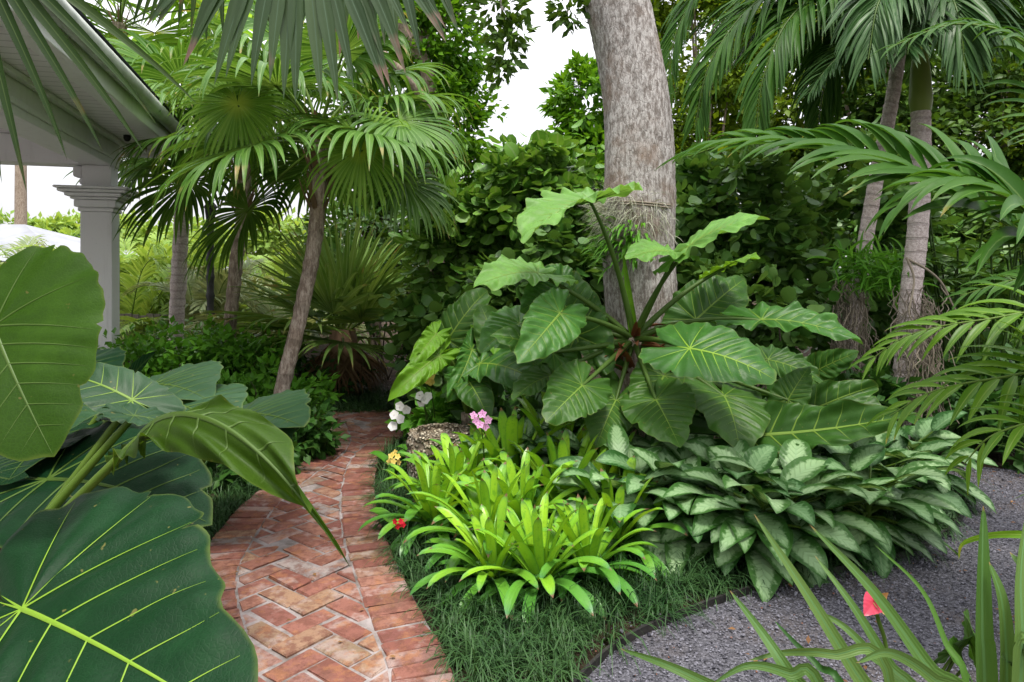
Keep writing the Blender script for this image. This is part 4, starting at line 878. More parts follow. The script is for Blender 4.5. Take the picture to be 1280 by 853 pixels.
for (px, d, y0, rx, ry), lb_ in zip([(40, 24, 300, 55, 26), (190, 26, 296, 70, 24), (330, 22, 300, 60, 30), (120, 28, 292, 40, 26)], ['pale far tree low on the horizon left of the porch column', 'pale far tree between the porch column and the middle fan palm', 'pale far tree behind the leaning palm trunk', 'pale far tree right behind the porch column']):
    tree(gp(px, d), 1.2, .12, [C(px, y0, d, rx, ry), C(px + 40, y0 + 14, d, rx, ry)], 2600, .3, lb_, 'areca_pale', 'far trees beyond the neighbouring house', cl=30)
# the big trunk
mt = thing('big_tree', gp(800, 4.3), 'large grey barked tree trunk rising through the middle of the bed', 'tree')
tp = curve([gp(802, 4.3), P(802, 470, 4.3), P(801, 400, 4.3), P(797, 320, 4.3), P(798, 240, 4.3), P(797, 150, 4.3), P(789, 80, 4.3), P(772, 0, 4.3), P(750, -90, 4.3), P(735, -190, 4.3)], 160)
prad = np.interp(H + (HY - np.interp(np.arange(160), [0, 159], [0, 1])) * 0 + tp[:, 2], [0, .9, 1.25, 1.6, 2.0, 2.5, 3.0, 4.0], [.33, .262, .228, .208, .203, .222, .222, .2])
th = np.linspace(0, 2 * np.pi, 40, endpoint=False); tb = MB(); tube(tb, tp, prad, 40, .5)
v = tb.v[0].reshape(160, 40, 3); cc = tp[:, None]; off = v - cc; zz = tp[:, 2][:, None]
lum = 1 + .03 * np.sin(3 * th[None] + zz * 1.7) + .025 * np.sin(5 * th[None] - zz * 2.6 + 1) + .012 * np.sin(11 * th[None] + 5 * zz) + .012 * np.sin(23 * th[None] + 3 * np.sin(zz * 4)) + rng.normal(0, .006, (160, 40)) + (.10 * np.sin(5 * th[None] + .6) * np.clip(.8 - zz, 0, 1))
tb.v[0] = (cc + off * lum[..., None]).reshape(-1, 3)
for l, r_ in (([tp[-1], P(700, -330, 4.1), P(640, -420, 3.9)], (.15, .05)), ([tp[-1], P(800, -300, 4.6), P(880, -420, 5)], (.15, .05)), ([tp[-14], P(690, -200, 4.2), P(650, -140, 4.1), P(625, -70, 4.0), P(628, 20, 4.0)], (.05, .008)), ([tp[-14], P(735, -110, 4.3), P(722, -40, 4.3), P(708, 20, 4.3)], (.04, .006))): tube(tb, curve(l, 24), np.linspace(*r_, 24), 8)
tb.build('trunk', M['bark'], mt)
sb = MB()
for c, r_, n in ((P(625, 10, 4), (.16, .12, .2), 150), (P(632, 60, 4), (.10, .1, .18), 90), (P(645, 42, 4), (.1, .08, .08), 50), (P(625, 88, 4), (.05, .05, .1), 26), (P(712, 12, 4.3), (.12, .1, .13), 120), (P(610, -30, 4), (.2, .15, .15), 140)): shrub_leaves(sb, T_DIA, c, r_, n, .075, .2, .1)
sb.build('crown', M['tree_dim'], mt)
# air plant and twine on the trunk
am = MB(); n = 620; az_ = rng.uniform(0, 6.283, n); z0 = np.clip(rng.normal(1.66, .07, n), 1.5, 1.8); rr_ = .215
a0 = R(200) + rng.normal(0, .55, n)
p0 = P(797, 290, 4.3) * V3(1, 1, 0) + np.c_[np.cos(a0) * rr_, np.sin(a0) * rr_, z0]
blades(am, p0, np.c_[np.cos(a0), np.sin(a0), rng.normal(.3, .6, n)] + rnd_dir(n) * .9, rnd_dir(n), rng.uniform(.05, .2, n), .0032, 9, rng.uniform(.2, 2.0, n), prof_grass, 0, 1, mid=False)
n = 120; a0 = R(265) + rng.normal(0, .6, n); p0 = P(797, 290, 4.3) * V3(1, 1, 0) + np.c_[np.cos(a0) * rr_, np.sin(a0) * rr_, rng.normal(1.62, .07, n)]
blades(am, p0, np.c_[np.cos(a0), np.sin(a0), -.2 + 0 * a0] + rnd_dir(n) * .8, rnd_dir(n), rng.uniform(.06, .16, n), .004, 8, 1.6, prof_grass, 0, 1, mid=False)
tag(am.build('air_plant', M['moss']), 'wispy grey green air plant tied to the big tree trunk', 'air plant')
fbm = MB(); n = 130; a0 = R(225) + rng.normal(0, .45, n); p0 = P(797, 290, 4.3) * V3(1, 1, 0) + np.c_[np.cos(a0) * .22, np.sin(a0) * .22, rng.normal(1.46, .07, n)]
blades(fbm, p0, np.c_[np.cos(a0), np.sin(a0), rng.normal(.2, .5, n)], UPZ, rng.uniform(.07, .2, n), .02, 6, 1.3, prof_lance, .2); tag(fbm.build('fern', M['low_leaf']), 'little green fern under the air plant on the big tree', 'fern')
tw = MB(); a_ = np.linspace(0, 6.283, 40)
for z in (1.70, 1.715): tube(tw, np.c_[P(798, 260, 4.3)[0] + np.cos(a_) * .222, 4.3 + np.sin(a_) * .222, z + .01 * np.sin(a_ * 2)], .0045, 6, .5, cap=False)
tag(tw.build('twine', M['root']), 'twine tied around the big tree trunk above the air plant', 'twine')
# roots and ferns round the ringed palms
for px, d, z1, lb_ in ((1062, 5.02, 1.32, 'mat of pale aerial roots wrapped round the slimmer ringed palm'), (1148, 4.52, 1.25, 'tangle of dry aerial roots hanging beside the thicker ringed palm')):
    rb2 = MB(); c = gp(px, d)
    for i in range(230):
        a_ = rng.uniform(0, 6.283); r_ = rng.uniform(.065, .13); z = rng.uniform(.5, z1); p0 = c + V3(math.cos(a_) * r_, math.sin(a_) * r_, z); ln = rng.uniform(.15, .5)
        pts = p0 + np.cumsum(np.c_[rng.normal(0, .018, (8, 2)), np.full(8, -ln / 8)], 0); pts[:, 2] = np.maximum(pts[:, 2], .01); tube(rb2, pts, rng.uniform(.002, .005), 4, rng.random(), cap=False)
    tag(rb2.build('aerial_roots', M['root']), lb_, 'aerial roots')
rb2 = MB()
for l in ([(1133, 322), (1142, 345), (1141, 365), (1136, 390), (1141, 402)], [(1136, 325), (1160, 338), (1178, 355), (1190, 380), (1200, 396)], [(1120, 418), (1122, 430), (1130, 440), (1136, 452)]): tube(rb2, curve([P(x, y, 4.3) for x, y in l], 14), np.linspace(.009, .004, 14), 6, rng.random())
tag(rb2.build('bare_twig', M['root']), 'pale bare twigs zigzagging in front of the thicker ringed palm', 'twig')
for px, py, d, lb_ in ((1072, 335, 4.95, 'small dark fern tuft on the slimmer ringed palm'), (1115, 345, 4.8, 'narrow leaved fern between the two ringed palms')):
    fbm = MB(); n = 170; c = P(px, py, d); dd = rnd_dir(n); dd[:, 1] -= .4; blades(fbm, np.broadcast_to(c, (n, 3)) + rng.normal(0, .065, (n, 3)), dd + V3(0, 0, .3), rnd_dir(n), rng.uniform(.1, .26, n), .018, 6, 1.0, prof_lance, .2)
    tag(fbm.build('fern', M['low_leaf']), lb_, 'fern')
# whorled plants, far right
for px, py, d, lb_ in ((1195, 305, 5.6, 'lady palm with starry whorls nearest the thicker ringed palm'), (1245, 320, 5.4, 'lady palm with narrow fingers above the areca fronds'), (1285, 290, 5.6, 'lady palm at the far right edge below dull trees'), (1225, 355, 5.3, 'dark lady palm low behind the drooping areca')):
    b = gp(px, d); t = thing('lady_palm', b, lb_, 'palm tree', 'lady palms at the right rear'); sm = MB(); fm = MB()
    for k in range(9):
        c = P(px, py, d) + rng.normal(0, 1, 3) * V3(.2, .2, .18); tube(sm, [b + rng.normal(0, .05, 3) * V3(1, 1, 0), (b + c) / 2 + V3(0, 0, .1), c], .008, 5)
        n = 11; a_ = np.linspace(0, 6.283, n, endpoint=False); D = np.c_[np.cos(a_), np.sin(a_) - .25, .35 + 0 * a_]
        blades(fm, np.broadcast_to(c, (n, 3)), D, UPZ, rng.uniform(.18, .3, n), .04, 6, .9, prof_lance, .2)
    fm.build('foliage', M['whorl'], t); sm.build('stem', M['petiole_dark'], t)

# ================================================================== THE BED ROUND THE BIG TREE
pbase = gp(792, 3.95); pcr = P(792, 425, 3.95)
ph = thing('giant_philodendron', pbase, 'giant philodendron with huge ribbed leaves spreading in front of the big tree', 'philodendron')
tb = MB(); tube(tb, curve([pbase, pbase + V3(.02, .03, .4), pcr + V3(0, 0, .02)], 16), np.linspace(.075, .06, 16), 12, lump=.1); tb.build('stem', M['palm_bark'], ph)
sb = MB(); n = 26; a_ = rng.uniform(0, 6.28, n); blades(sb, pcr + np.c_[np.cos(a_) * .05, np.sin(a_) * .05, rng.uniform(-.25, .05, n)], np.c_[np.cos(a_), np.sin(a_), rng.uniform(-.2, 1, n)], np.c_[np.cos(a_), np.sin(a_), 0 * a_ + .3], rng.uniform(.12, .3, n), .05, 5, .5, prof_taper, .4); sb.build('sheath', M['sheath'], ph)
sp = MB(); blades(sp, [pcr], [(-.12, 0, 1)], [(0, -1, 0)], [.52], [.06], 8, .1, prof_taper, .6); sp.build('new_leaf', M['philo_lime'], ph)
UPC = V3(0, -.5, .85)
def pl(a, t, nrm, mat='philo', vm='vein_mid', wr=.9, base=pcr, **k): return big_leaf(ph, P(*a), P(*t), nrm, base, wr, mat=mat, vmat=vm, pmat='petiole_dark', prad=.0125, **{**dict(ruffle=.034, quilt=.024, arch=.08, nv=7), **k})
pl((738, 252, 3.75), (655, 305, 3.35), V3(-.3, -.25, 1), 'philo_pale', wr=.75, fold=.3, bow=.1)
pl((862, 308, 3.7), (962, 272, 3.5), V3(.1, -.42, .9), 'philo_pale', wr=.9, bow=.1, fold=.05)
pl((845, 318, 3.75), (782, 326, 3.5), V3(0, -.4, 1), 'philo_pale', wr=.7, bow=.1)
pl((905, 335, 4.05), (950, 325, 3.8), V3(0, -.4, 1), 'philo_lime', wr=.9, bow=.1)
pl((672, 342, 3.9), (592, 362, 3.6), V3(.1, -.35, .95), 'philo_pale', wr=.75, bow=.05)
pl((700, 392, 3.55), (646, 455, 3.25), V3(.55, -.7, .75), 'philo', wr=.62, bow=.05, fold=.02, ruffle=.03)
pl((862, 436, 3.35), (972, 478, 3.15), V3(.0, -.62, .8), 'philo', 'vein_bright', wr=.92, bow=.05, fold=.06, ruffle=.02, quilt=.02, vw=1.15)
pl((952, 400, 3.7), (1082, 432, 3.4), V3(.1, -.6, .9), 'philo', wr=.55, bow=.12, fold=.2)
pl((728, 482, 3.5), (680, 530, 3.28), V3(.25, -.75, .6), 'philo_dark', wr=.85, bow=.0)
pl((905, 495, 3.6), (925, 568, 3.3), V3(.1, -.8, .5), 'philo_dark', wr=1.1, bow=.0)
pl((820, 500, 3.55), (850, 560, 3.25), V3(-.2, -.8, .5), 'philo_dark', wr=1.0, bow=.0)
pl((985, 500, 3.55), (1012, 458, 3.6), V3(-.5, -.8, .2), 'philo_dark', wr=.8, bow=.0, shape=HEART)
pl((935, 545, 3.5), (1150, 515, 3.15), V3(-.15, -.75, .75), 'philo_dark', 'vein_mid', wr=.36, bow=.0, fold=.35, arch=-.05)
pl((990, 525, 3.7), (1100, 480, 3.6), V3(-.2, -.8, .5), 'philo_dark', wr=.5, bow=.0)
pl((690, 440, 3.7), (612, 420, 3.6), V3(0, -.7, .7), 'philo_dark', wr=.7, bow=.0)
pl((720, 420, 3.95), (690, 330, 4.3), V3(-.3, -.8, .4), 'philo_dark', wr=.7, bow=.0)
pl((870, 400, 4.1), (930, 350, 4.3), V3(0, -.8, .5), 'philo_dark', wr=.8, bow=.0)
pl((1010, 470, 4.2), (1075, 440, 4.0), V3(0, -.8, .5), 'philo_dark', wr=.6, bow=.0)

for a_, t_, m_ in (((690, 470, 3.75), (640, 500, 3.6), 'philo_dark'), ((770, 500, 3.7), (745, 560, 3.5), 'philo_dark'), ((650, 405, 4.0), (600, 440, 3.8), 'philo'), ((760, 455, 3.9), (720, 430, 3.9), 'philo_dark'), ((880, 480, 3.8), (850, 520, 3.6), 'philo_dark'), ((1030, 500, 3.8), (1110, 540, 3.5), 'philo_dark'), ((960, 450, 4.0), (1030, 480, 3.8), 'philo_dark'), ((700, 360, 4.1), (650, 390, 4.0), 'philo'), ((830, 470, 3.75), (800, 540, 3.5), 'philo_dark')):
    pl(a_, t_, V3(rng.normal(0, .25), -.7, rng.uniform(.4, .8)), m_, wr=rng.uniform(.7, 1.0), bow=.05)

qb = gp(585, 4.6); ph2 = thing('philodendron', qb, 'bright green philodendron with arching leaves behind the orchids', 'philodendron')
qc = qb + V3(0, 0, .35); tb = MB(); tube(tb, [qb, qb + V3(0, 0, .2), qc], .045, 10, lump=.08); tb.build('stem', M['palm_bark'], ph2)
def p2(a, t, nrm, mat='philo_lime', wr=.5, **k): return big_leaf(ph2, P(*a), P(*t), nrm, qc, wr, mat=mat, vmat='vein_mid', prad=.012, shape=ARROW, **{**dict(ruffle=.045, quilt=.024, arch=.12, bow=.1, nv=7), **k})
p2((545, 418, 4.5), (512, 460, 4.25), V3(.5, -.5, .7), 'philo_lime', .7)
p2((548, 445, 4.4), (486, 500, 4.15), V3(.5, -.5, .7), 'philo_lime', .62)
p2((590, 438, 4.4), (558, 505, 4.15), V3(.5, -.7, .6), 'philo', .6)
p2((612, 415, 4.5), (655, 470, 4.2), V3(-.3, -.6, .7), 'philo_lime', .65)
p2((600, 455, 4.3), (690, 490, 4.0), V3(0, -.6, .7), 'philo', .9)
p2((580, 470, 4.3), (612, 525, 4.0), V3(0, -.7, .6), 'philo_dark', .9)
p2((625, 452, 4.4), (600, 380, 4.6), V3(0, -.7, .6), 'philo_dark', .9)
p2((560, 425, 4.7), (610, 362, 4.9), V3(.2, -.6, .6), 'philo_dark', .9)

# bromeliads
def brom_proto(seed):
    r = thing('bromeliad', (0, 0, 0), None, 'bromeliad', 'lime green bromeliads edging the path'); ORG[r.name] = np.zeros(3)
    n = 38
    for i in range(n):
        q = i / (n - 1); az_ = i * 2.39996 + rng.normal(0, .12); el_ = R(82 - 76 * q ** .85 + rng.normal(0, 4)); L = (.19 + .25 * math.sin(math.pi * (.22 + .62 * q))) * rng.uniform(.88, 1.1)
        mb = MB(); blades(mb, [V3(math.cos(az_), math.sin(az_), 0) * .018 + V3(0, 0, .06)], [V3(math.cos(az_) * math.cos(el_), math.sin(az_) * math.cos(el_), math.sin(el_))], [V3(-math.cos(az_) * .8, -math.sin(az_) * .8, 1)], [L], [.05 * rng.uniform(.85, 1.15)], 12, .5 + 1.2 * q, prof_strap, .2, 1.9, [np.clip(1 - q + rng.normal(0, .08), 0, 1)], wave=.015)
        mb.build('leaf', M['brom'], r)
    tb = MB(); tube(tb, [(0, 0, 0), (0, 0, .08), (0, 0, .14)], [.03, .035, .015], 10); tb.build('stem', M['petiole'], r)
    return r
protos = [brom_proto(0), brom_proto(1)]
spots = [(680, 752, .92, 'bromeliad nearest the viewer with a full open rosette above mondo grass'), (540, 675, .95, 'small bromeliad rosette leaning over the path edge beside the red flower'), (612, 705, 1.0, 'bromeliad between the path edge rosette and the nearest rosette'), (768, 700, 1.0, 'bromeliad rosette reaching right toward the silver leaves'), (700, 618, 1.45, 'tallest bromeliad with upright yellow green leaves at the back'), (600, 632, 1.05, 'bromeliad just in front of the coral stone planter'), (655, 690, 1.05, 'bromeliad crowded in the middle of the lime clump'), (762, 655, 1.1, 'bromeliad touching the silver variegated leaves at the back right'),
         (645, 635, 1.3, 'bromeliad between the tallest rosette and the coral stone planter'), (582, 650, .85, 'bromeliad at the back left of the clump below the pink orchid'), (706, 668, 1.2, 'bromeliad directly below the tallest rosette'), (618, 742, .85, 'bromeliad at the front left of the clump with drooping dark outer leaves'), (738, 740, .88, 'bromeliad at the front right of the clump with its tips in the grass'), (570, 652, 1.05, 'bromeliad behind the small path edge rosette')]
for i, (px, py, s, lb_) in enumerate(spots):
    o = protos[i] if i < 2 else copy_tree(protos[i % 2])
    g = G(px, py); o.location = (g[0], g[1], .02); s *= .93 * (1.02 + .0 * i); o.scale = (s,) * 3; o.rotation_euler = (R(rng.normal(0, 5)), R(rng.normal(0, 5)), rng.uniform(0, 6.28)); o['label'] = lb_

# silver variegated plants
def agla_proto():
    r = thing('silver_leaf_plant', (0, 0, 0), None, 'aglaonema', 'silver variegated plants in the bed'); ORG[r.name] = np.zeros(3)
    n = 28; sb = MB()
    for i in range(n):
        q = i / (n - 1); az_ = i * 2.39996 + rng.normal(0, .2); el_ = R(46 - 46 * q + rng.normal(0, 6)); d = V3(math.cos(az_) * math.cos(el_), math.sin(az_) * math.cos(el_), math.sin(el_))
        z = .20 - .13 * q; st = V3(0, 0, z); pe = st + d * rng.uniform(.10, .16); tube(sb, [st, (st + pe) / 2 + V3(0, 0, .012), pe], .005, 5)
        mb = MB(); blades(mb, [pe], [d + V3(0, 0, -.05)], [UPZ + d * .3], [rng.uniform(.20, .285)], [rng.uniform(.10, .135)], 14, .8 + .2 * q, prof_lance, .12, 1.2, [rng.random()], wave=.025, twist=rng.normal(0, .25)); mb.build('leaf', M['agla'], r)
    tube(sb, [(0, 0, 0), (.01, 0, .15), (0, 0, .26)], [.014, .012, .008], 7); sb.build('stem', M['petiole'], r); return r
ap = [agla_proto(), agla_proto(), agla_proto()]
asp = [(850, 3.17, 'silver leaf plant at the left of the front row, above grass by the bromeliads'), (915, 3.10, 'silver leaf plant in the front row over the widest tuft of mondo grass'), (985, 3.15, 'silver leaf plant at the middle of the front row beside the gravel edging'), (1039, 3.25, 'silver leaf plant of the front row just left of the bed corner'), (1081, 3.25, 'dim silver leaf plant leaning out over the gravel corner'), (1117, 3.75, 'dark silver leaf plant at the rightmost tip of the bed'),
       (820, 3.35, 'silver leaf plant right of the tallest bromeliad'), (885, 3.35, 'pale silver leaf plant in the second row under the large ribbed leaf'), (955, 3.35, 'brightest silver leaf plant in the middle of the second row'), (1019, 3.60, 'silver leaf plant under the long boat shaped leaf'), (1066, 3.85, 'silver leaf plant in shade below the boat shaped leaf tip'),
       (745, 3.75, 'silver leaf plant behind the tallest bromeliad with upright leaves'), (800, 3.85, 'silver leaf plant at the foot of the big tree'), (695, 3.90, 'silver leaf plant below the dark drooping philodendron leaf'), (645, 3.95, 'silver leaf plant right of the pink orchid'), (870, 3.95, 'silver leaf plant shaded under the large ribbed leaf'), (1000, 4.00, 'silver leaf plant deepest in the shade of the bed'), (775, 3.25, 'silver leaf plant touching the right side of the bromeliads'), (1136, 4.00, 'darkest silver leaf plant far behind the right tip of the bed'), (950, 3.03, 'silver leaf plant hanging lowest over the mondo grass edge'), (1085, 3.60, 'silver leaf plant in the second row behind the gravel corner'), (710, 4.10, 'silver leaf plant left of the big tree under drooping leaves'), (920, 3.30, 'silver leaf plant wedged between the two front rows')]
for i, (px, d, lb_) in enumerate(asp):
    o = ap[i] if i < 3 else copy_tree(ap[i % 3]); g = gp(px, d); s = rng.uniform(.95, 1.15); o.location = (g[0], g[1], .03); o.scale = (s,) * 3; o.rotation_euler = (R(10 + rng.normal(0, 3)), R(rng.normal(0, 5)), rng.uniform(-.4, .4) + rng.integers(0, 4) * 1.57); o['label'] = lb_
    o.rotation_euler = (Matrix.Rotation(R(9), 3, 'X') @ Matrix.Rotation(rng.uniform(0, 6.28), 3, 'Z')).to_euler()

# coral stone planter
cc0 = gp(552, 4.15); cb = MB(); na, nzv = 72, 26
pf = [(0, .10), (.17, .0), (.20, .05), (.21, .2), (.20, .30), (.185, .335), (.15, .34), (.14, .30), (0.0, .28)]
pf = curve([(a, b, 0) for a, b in pf], 50)[:, :2]; pf[:, 0] = np.maximum(pf[:, 0], 0)
tt = np.linspace(0, 2 * np.pi, na, endpoint=False); v = np.stack([pf[:, None, 0] * np.cos(tt), pf[:, None, 0] * np.sin(tt), np.broadcast_to(pf[:, None, 1], (50, na))], -1)
ns = rng.normal(0, 1, (50, na)); ns = (ns + np.roll(ns, 1, 1) + np.roll(ns, 1, 0)) / 2; v = v * (1 + .035 * ns[..., None] * V3(1, 1, .25)) + cc0
i = np.arange(49)[:, None] * na + np.arange(na)[None]; k = np.arange(49)[:, None] * na + (np.arange(na)[None] + 1) % na
cb.add(v.reshape(-1, 3), np.stack([i, k, k + na, i + na], -1).reshape(-1, 4))
tag(cb.build('stone_planter', M['coral']), 'round pitted coral stone planter behind the lime bromeliads', 'planter')

# orchids and other flowers
def bloom(parent, c, nrm, size, mat, npet=5, cat='flower', wide=.62, name='flower'):
    nrm = nz(nrm); a = nz(np.cross(nrm, V3(.3, .2, 1))); b2 = np.cross(nrm, a); mb = MB(); q = np.arange(npet) * 2 * np.pi / npet + rng.uniform(0, 6)
    D = np.cos(q)[:, None] * a + np.sin(q)[:, None] * b2 + nrm * .15
    blades(mb, np.broadcast_to(np.asarray(c, float), (npet, 3)), D, np.broadcast_to(nrm, (npet, 3)), size, size * wide * 1.35, 7, .1, lambda s: np.sin(np.pi * np.clip(s, .02, .985) ** .8) ** .6, .1, 1)
    blades(mb, np.broadcast_to(np.asarray(c, float) + nrm * size * .06, (3, 3)), nrm + rnd_dir(3) * .5, rnd_dir(3), size * .35, size * .22, 4, .3, prof_lance, .3)
    return mb.build(name, M[mat], parent)
def orchid(base, ctrl, fl, mat, label, size, pots=5, npet=5, wide=.9):
    t = thing('orchid', base, label, 'orchid'); sb = MB(); tube(sb, curve(ctrl, 24), np.linspace(.006, .0025, 24), 6); sb.build('stem', M['petiole_dark'], t)
    for i in range(pots):
        a_ = i * 2.4; mb = MB(); blades(mb, [np.asarray(base) + V3(0, 0, .03)], [V3(math.cos(a_), math.sin(a_) - .2, .7)], [V3(-math.cos(a_), -math.sin(a_), 1)], [.26], [.06], 8, .9, prof_strap, .25); mb.build('leaf', M['low_leaf'], t)
    for p in fl: bloom(t, p, V3(rng.normal(-.1, .3), -1, rng.normal(.25, .25)), size, mat, npet, wide=wide)
b = gp(528, 4.5)
orchid(b, [b, P(530, 560, 4.5), P(532, 515, 4.45), P(520, 500, 4.4), P(500, 508, 4.35), P(490, 528, 4.32)], [P(500, 508, 4.3), P(508, 512, 4.33), P(493, 519, 4.3), P(501, 524, 4.28), P(491, 533, 4.3)], 'petal_white', 'white orchid spray drooping toward the brick path', .032)
b = gp(540, 4.6); orchid(b, [b, P(538, 560, 4.6), P(534, 520, 4.5), P(527, 497, 4.45)], [P(525, 495, 4.4), P(532, 500, 4.4), P(527, 503, 4.42), P(535, 496, 4.42)], 'petal_white', 'upright white orchid cluster right of the drooping spray', .032)
b = gp(552, 4.7); orchid(b, [b, P(548, 560, 4.7), P(542, 510, 4.6), P(537, 472, 4.5)], [P(534, 475, 4.46), P(540, 470, 4.48), P(538, 477, 4.48)], 'petal_yellow', 'yellow orchid bloom highest above the white orchids', .03)
b = gp(606, 3.6); orchid(b, [b, P(606, 600, 3.6), P(604, 555, 3.55), P(600, 524, 3.5)], [P(595, 526, 3.46), P(603, 518, 3.46), P(610, 525, 3.46), P(600, 531, 3.45), P(607, 533, 3.46), P(592, 520, 3.48)], 'petal_pink', 'mauve pink orchid head above the lime bromeliads', .024, wide=.6)
b = G(494, 596); orchid(b, [b, P(494, 585, 3.95), P(493, 572, 3.9)], [P(489, 570, 3.86), P(497, 571, 3.86), P(492, 577, 3.85), P(499, 578, 3.87), P(487, 577, 3.88), P(494, 566, 3.88)], 'petal_yellow', 'low yellow flower head at the path edge by the stone planter', .019, 3, wide=.6)
b = G(505, 680); orchid(b, [b, P(502, 668, 3.2), P(498, 654, 3.15)], [P(494, 652, 3.1), P(501, 652, 3.1), P(497, 658, 3.1), P(504, 656, 3.12)], 'petal_red', 'small red flower low beside the brick path', .015, 2, wide=.6)

# low clumps filling the shaded middle of the bed
fl_ = ['leafy filler plant between the white orchids and the stone planter', 'dark filler plant under the bright philodendron', 'dark filler plant at the left foot of the big tree', 'dark filler plant at the right foot of the big tree', 'dark filler plant between the ringed palms and the silver leaves', 'dark leafy plant across the gravel at the right edge', 'dark low plant behind the gravel under the areca', 'dark filler plant behind the drooping philodendron leaf']
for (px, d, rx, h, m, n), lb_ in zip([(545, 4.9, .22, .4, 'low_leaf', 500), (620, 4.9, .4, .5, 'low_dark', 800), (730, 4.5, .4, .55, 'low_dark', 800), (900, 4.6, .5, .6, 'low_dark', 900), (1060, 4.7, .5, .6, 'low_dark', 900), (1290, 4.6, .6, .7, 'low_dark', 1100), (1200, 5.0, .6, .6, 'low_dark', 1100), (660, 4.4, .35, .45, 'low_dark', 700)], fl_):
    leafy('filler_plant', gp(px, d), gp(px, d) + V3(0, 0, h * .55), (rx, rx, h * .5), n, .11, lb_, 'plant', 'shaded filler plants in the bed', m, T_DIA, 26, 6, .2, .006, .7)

# ================================================================== LEFT SIDE: LOW SHRUBS AND ELEPHANT EARS
ll_ = ['low green shrub in front of the porch column', 'bushy low shrub at the foot of the smooth fan palm', 'bushy low shrub at the foot of the middle fan palm', 'low shrub right behind the leaning fan palm trunk', 'low shrub left of the leaning fan palm base', 'dark low shrub beside the bend of the path', 'dark low shrub behind the folded elephant ear leaf', 'low shrub between the grey elephant ear leaves and the porch', 'low shrub in the far shadow left of the path end', 'feathery low shrub in front of the palmetto skirt']
lw_ = [(165, 6.0, .55, .75, 'low_leaf', 1500), (235, 6.6, .55, .8, 'low_leaf', 1500), (295, 6.1, .5, .72, 'low_leaf', 1500), (372, 5.7, .35, .42, 'low_leaf', 900), (305, 5.2, .5, .55, 'low_leaf', 1300), (365, 4.75, .32, .36, 'low_dark', 1000), (300, 4.3, .42, .36, 'low_dark', 1100), (150, 4.8, .6, .5, 'low_leaf', 1400), (330, 7.2, .5, .5, 'low_dark', 1000), (405, 6.9, .45, .38, 'low_dark', 900)]
for (px, d, rx, h, m, n), lb_ in zip(lw_, ll_): leafy('low_shrub', gp(px, d), gp(px, d) + V3(0, 0, h * .55), (rx, rx, h * .5), n, .085, lb_, 'shrub', 'low shrubs left of the brick path', m, T_DIA, 40, 8, .2, .006, .8)

def ear(label, base):
    base = np.array(base, float); r = thing('elephant_ear', base, label, 'elephant ear', 'elephant ear plants left of the path')
    tb = MB(); tube(tb, [base, base + V3(0, 0, .1), base + V3(.01, 0, .22)], [.05, .055, .035], 10, lump=.06); tb.build('stem', M['petiole_dark'], r); return r, base + V3(0, 0, .18)
e1_, b1 = ear('elephant ear with the huge dark glossy leaf filling the lower left corner', (-1.0, .9, 0))
def el_(r, b, a, t, nrm, mat, vm='vein_mid', wr=.95, **k): return big_leaf(r, P(*a), P(*t), nrm, b, wr, mat=mat, vmat=vm, **{**dict(prad=.011, pmat='petiole', shape=HEART, ruffle=.008, quilt=.01, arch=.05), **k})
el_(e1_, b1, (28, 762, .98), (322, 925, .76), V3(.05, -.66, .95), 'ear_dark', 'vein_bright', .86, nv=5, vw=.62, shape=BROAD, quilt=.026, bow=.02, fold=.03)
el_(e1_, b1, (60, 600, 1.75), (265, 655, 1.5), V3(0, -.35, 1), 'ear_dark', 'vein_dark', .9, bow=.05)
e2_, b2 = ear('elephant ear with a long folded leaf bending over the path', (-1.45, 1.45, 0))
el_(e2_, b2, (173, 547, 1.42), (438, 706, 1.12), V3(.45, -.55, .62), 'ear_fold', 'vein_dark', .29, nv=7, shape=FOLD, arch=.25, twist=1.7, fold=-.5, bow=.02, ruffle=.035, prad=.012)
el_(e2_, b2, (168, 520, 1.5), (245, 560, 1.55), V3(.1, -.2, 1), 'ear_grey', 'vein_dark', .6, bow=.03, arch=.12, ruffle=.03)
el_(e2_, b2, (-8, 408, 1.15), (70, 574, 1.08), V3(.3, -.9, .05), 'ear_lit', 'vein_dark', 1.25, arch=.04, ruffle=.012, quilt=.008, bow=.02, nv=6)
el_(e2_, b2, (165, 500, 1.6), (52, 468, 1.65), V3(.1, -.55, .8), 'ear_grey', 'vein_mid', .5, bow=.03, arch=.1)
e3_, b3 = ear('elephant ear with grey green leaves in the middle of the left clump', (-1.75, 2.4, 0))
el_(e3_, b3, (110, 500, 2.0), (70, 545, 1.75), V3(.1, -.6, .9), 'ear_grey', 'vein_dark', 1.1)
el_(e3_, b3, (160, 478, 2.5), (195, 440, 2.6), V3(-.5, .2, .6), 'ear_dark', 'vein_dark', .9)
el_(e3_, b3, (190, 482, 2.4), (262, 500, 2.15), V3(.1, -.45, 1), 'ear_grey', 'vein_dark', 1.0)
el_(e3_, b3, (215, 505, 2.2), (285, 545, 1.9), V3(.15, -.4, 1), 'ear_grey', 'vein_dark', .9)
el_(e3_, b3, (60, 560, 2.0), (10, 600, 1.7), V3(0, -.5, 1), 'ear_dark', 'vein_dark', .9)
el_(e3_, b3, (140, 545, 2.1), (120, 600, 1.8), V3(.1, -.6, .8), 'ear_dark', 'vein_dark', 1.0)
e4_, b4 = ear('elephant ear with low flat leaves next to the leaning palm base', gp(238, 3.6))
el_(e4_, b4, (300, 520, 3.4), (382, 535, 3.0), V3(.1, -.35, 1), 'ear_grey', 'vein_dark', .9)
el_(e4_, b4, (290, 525, 3.3), (262, 560, 2.9), V3(0, -.4, 1), 'ear_dark', 'vein_dark', .9)
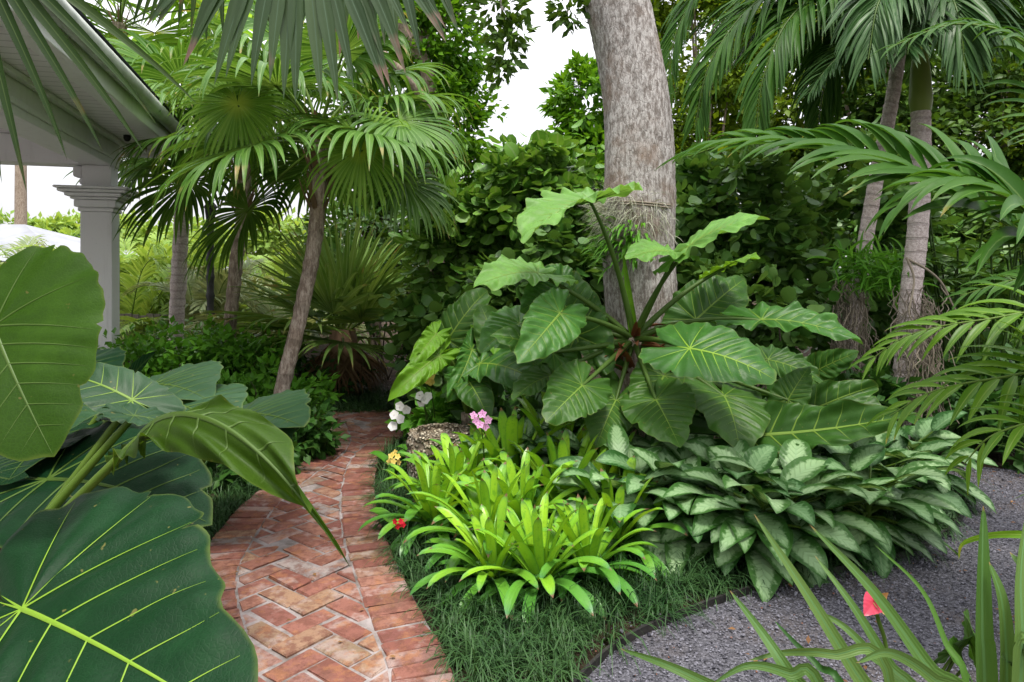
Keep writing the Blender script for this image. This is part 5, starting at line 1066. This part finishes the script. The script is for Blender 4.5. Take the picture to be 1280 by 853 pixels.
el_(e4_, b4, (320, 530, 3.3), (345, 570, 2.9), V3(.1, -.4, 1), 'ear_grey', 'vein_dark', .9)
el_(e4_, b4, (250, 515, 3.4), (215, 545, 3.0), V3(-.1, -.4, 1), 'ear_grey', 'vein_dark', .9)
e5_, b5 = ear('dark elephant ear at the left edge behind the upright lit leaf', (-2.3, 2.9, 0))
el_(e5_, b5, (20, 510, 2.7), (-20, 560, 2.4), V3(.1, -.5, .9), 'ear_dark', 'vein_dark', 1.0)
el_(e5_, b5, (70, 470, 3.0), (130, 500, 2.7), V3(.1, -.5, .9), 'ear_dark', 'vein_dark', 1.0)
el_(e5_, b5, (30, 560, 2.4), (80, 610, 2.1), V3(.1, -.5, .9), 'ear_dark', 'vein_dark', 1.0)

# ================================================================== FRONT RIGHT
sbp = P(1130, 960, 1.3); sbp[2] = .02; st = thing('strappy_lily', sbp, 'strappy lily with long arching sword leaves in front of the gravel', 'lily')
def strap(r, ctrl, w, nrm=V3(0, -1, .3), mat='strap', prof=lambda s: np.clip(np.minimum(.75 + s, 1) * (1 - s) ** .55, .0, 1)):
    p = curve(ctrl, 24); T = nz(np.gradient(p, axis=0)); s = np.linspace(0, 1, 24); sd_ = nz(np.cross(T, nz(nrm))); nr = np.cross(sd_, T); hw = (w * .5 * prof(s))[:, None]
    v = np.stack([p - sd_ * hw + nr * hw * .35, p - sd_ * hw * .5 + nr * hw * .08, p, p + sd_ * hw * .5 + nr * hw * .08, p + sd_ * hw + nr * hw * .35], 1).reshape(-1, 3)
    b0 = np.arange(23)[:, None] * 5 + np.arange(4)[None]; rr = rng.random()
    lc = np.stack([np.tile([-1, -.5, 0, .5, 1], 24), np.repeat(s, 5), np.full(120, rr)], -1)
    return MB().add(v, np.stack([b0, b0 + 1, b0 + 6, b0 + 5], -1).reshape(-1, 4), lc).build('leaf', M[mat], r)
strap(st, [sbp, P(1128, 930, 1.3), P(1074, 848, 1.32), P(1010, 745, 1.36), P(942, 642, 1.42)], .044)
strap(st, [sbp, P(1205, 900, 1.25), P(1160, 835, 1.28), P(1090, 738, 1.32), P(1012, 656, 1.38)], .042)
strap(st, [sbp, P(1150, 900, 1.3), P(1110, 830, 1.34), P(1066, 758, 1.38), P(1018, 694, 1.45)], .032)
strap(st, [sbp, P(1030, 910, 1.25), P(985, 840, 1.25), P(950, 788, 1.3), P(912, 738, 1.35)], .034)
strap(st, [sbp, P(1210, 905, 1.2), P(1165, 848, 1.15), P(1112, 816, 1.1), P(1070, 829, 1.05)], .03)
strap(st, [sbp, P(980, 895, 1.2), P(900, 862, 1.2), P(835, 832, 1.22), P(775, 811, 1.28)], .03)
strap(st, [sbp, P(1110, 845, 1.25), P(1040, 818, 1.25), P(980, 816, 1.3), P(935, 826, 1.3)], .024)
strap(st, [sbp, P(1060, 880, 1.3), P(1022, 832, 1.35), P(990, 800, 1.4), P(968, 776, 1.45)], .018, mat='low_dark')
strap(st, [sbp, P(1205, 880, 1.35), P(1180, 800, 1.4), P(1150, 735, 1.45), P(1092, 680, 1.5)], .018, mat='whorl')
strap(st, [sbp, P(1030, 870, 1.2), P(985, 842, 1.2), P(935, 832, 1.2), P(890, 855, 1.2)], .026)
strap(st, [sbp, P(1130, 880, 1.4), P(1085, 815, 1.42), P(1050, 780, 1.45), P(1010, 760, 1.5)], .026)
s2 = P(1255, 980, .95); s2[2] = .02; sw = thing('sword_lily', s2, 'upright sword leaved lily at the lower right corner', 'lily')
strap(sw, [s2, P(1232, 880, .95), P(1228, 790, .95), P(1228, 700, .96), P(1229, 632, .97)], .037)
strap(sw, [s2, P(1258, 900, .92), P(1258, 820, .92), P(1252, 750, .93), P(1236, 702, .95)], .032)
strap(sw, [s2, P(1275, 880, .9), P(1278, 800, .9), P(1276, 720, .92), P(1284, 640, .95)], .04)
strap(sw, [s2, P(1300, 880, .9), P(1305, 800, .9), P(1290, 730, .92), P(1262, 690, .95)], .036)
strap(sw, [s2, P(1330, 760, 1.1), P(1300, 680, 1.2), P(1255, 668, 1.25), P(1205, 678, 1.3), P(1198, 700, 1.32)], .02, mat='areca')
ab2 = P(1118, 900, 1.6); ab2[2] = .02; an = thing('anthurium', ab2, 'pink anthurium flower rising through the sword leaves over the gravel', 'anthurium')
tb = MB(); tube(tb, curve([ab2, P(1110, 830, 1.6), P(1096, 768, 1.6)], 14), .005, 6); tb.build('stem', M['petiole'], an)
fs = MB()
sp_prof = lambda s: np.sin(np.pi * np.clip(s, .03, .98) ** .7) ** .7
big_leaf(an, P(1094, 752, 1.6), P(1080, 770, 1.57), V3(-.35, -.8, .45), None, .85, mat='spathe', vmat='spathe', shape=HEART, fold=.3, nv=4, tear=0, ruffle=.006, part='spathe')
blades(fs, [P(1094, 752, 1.6)], [(-.1, -.9, .25)], [(0, 0, 1)], [.04], [.011], 6, 0, prof_strap, .9); fs.build('spadix', M['petal_yellow'], an)
fs = MB(); blades(fs, [P(1092, 752, 1.6)], [(.8, -.5, -.5)], [(.1, -.7, .6)], [.06], [.035], 8, .8, sp_prof, .3); blades(fs, [P(1094, 752, 1.61)], [(.3, -.2, .6)], [(0, -1, 0)], [.04], [.03], 6, .8, sp_prof, .3); fs.build('bract', M['bract'], an)
for px, py, lp_ in ((1192, 815, (1222, 795)), (1206, 835, (1180, 812)), (1212, 800, (1205, 770))):
    big_leaf(an, P(px, py, 1.6), P(*lp_, 1.5), V3(-.1, -.7, .7), ab2, .6, mat='philo_dark', vmat='vein_dark', shape=HEART, prad=.004)

# protos created for copying are used above; nothing is left at the origin
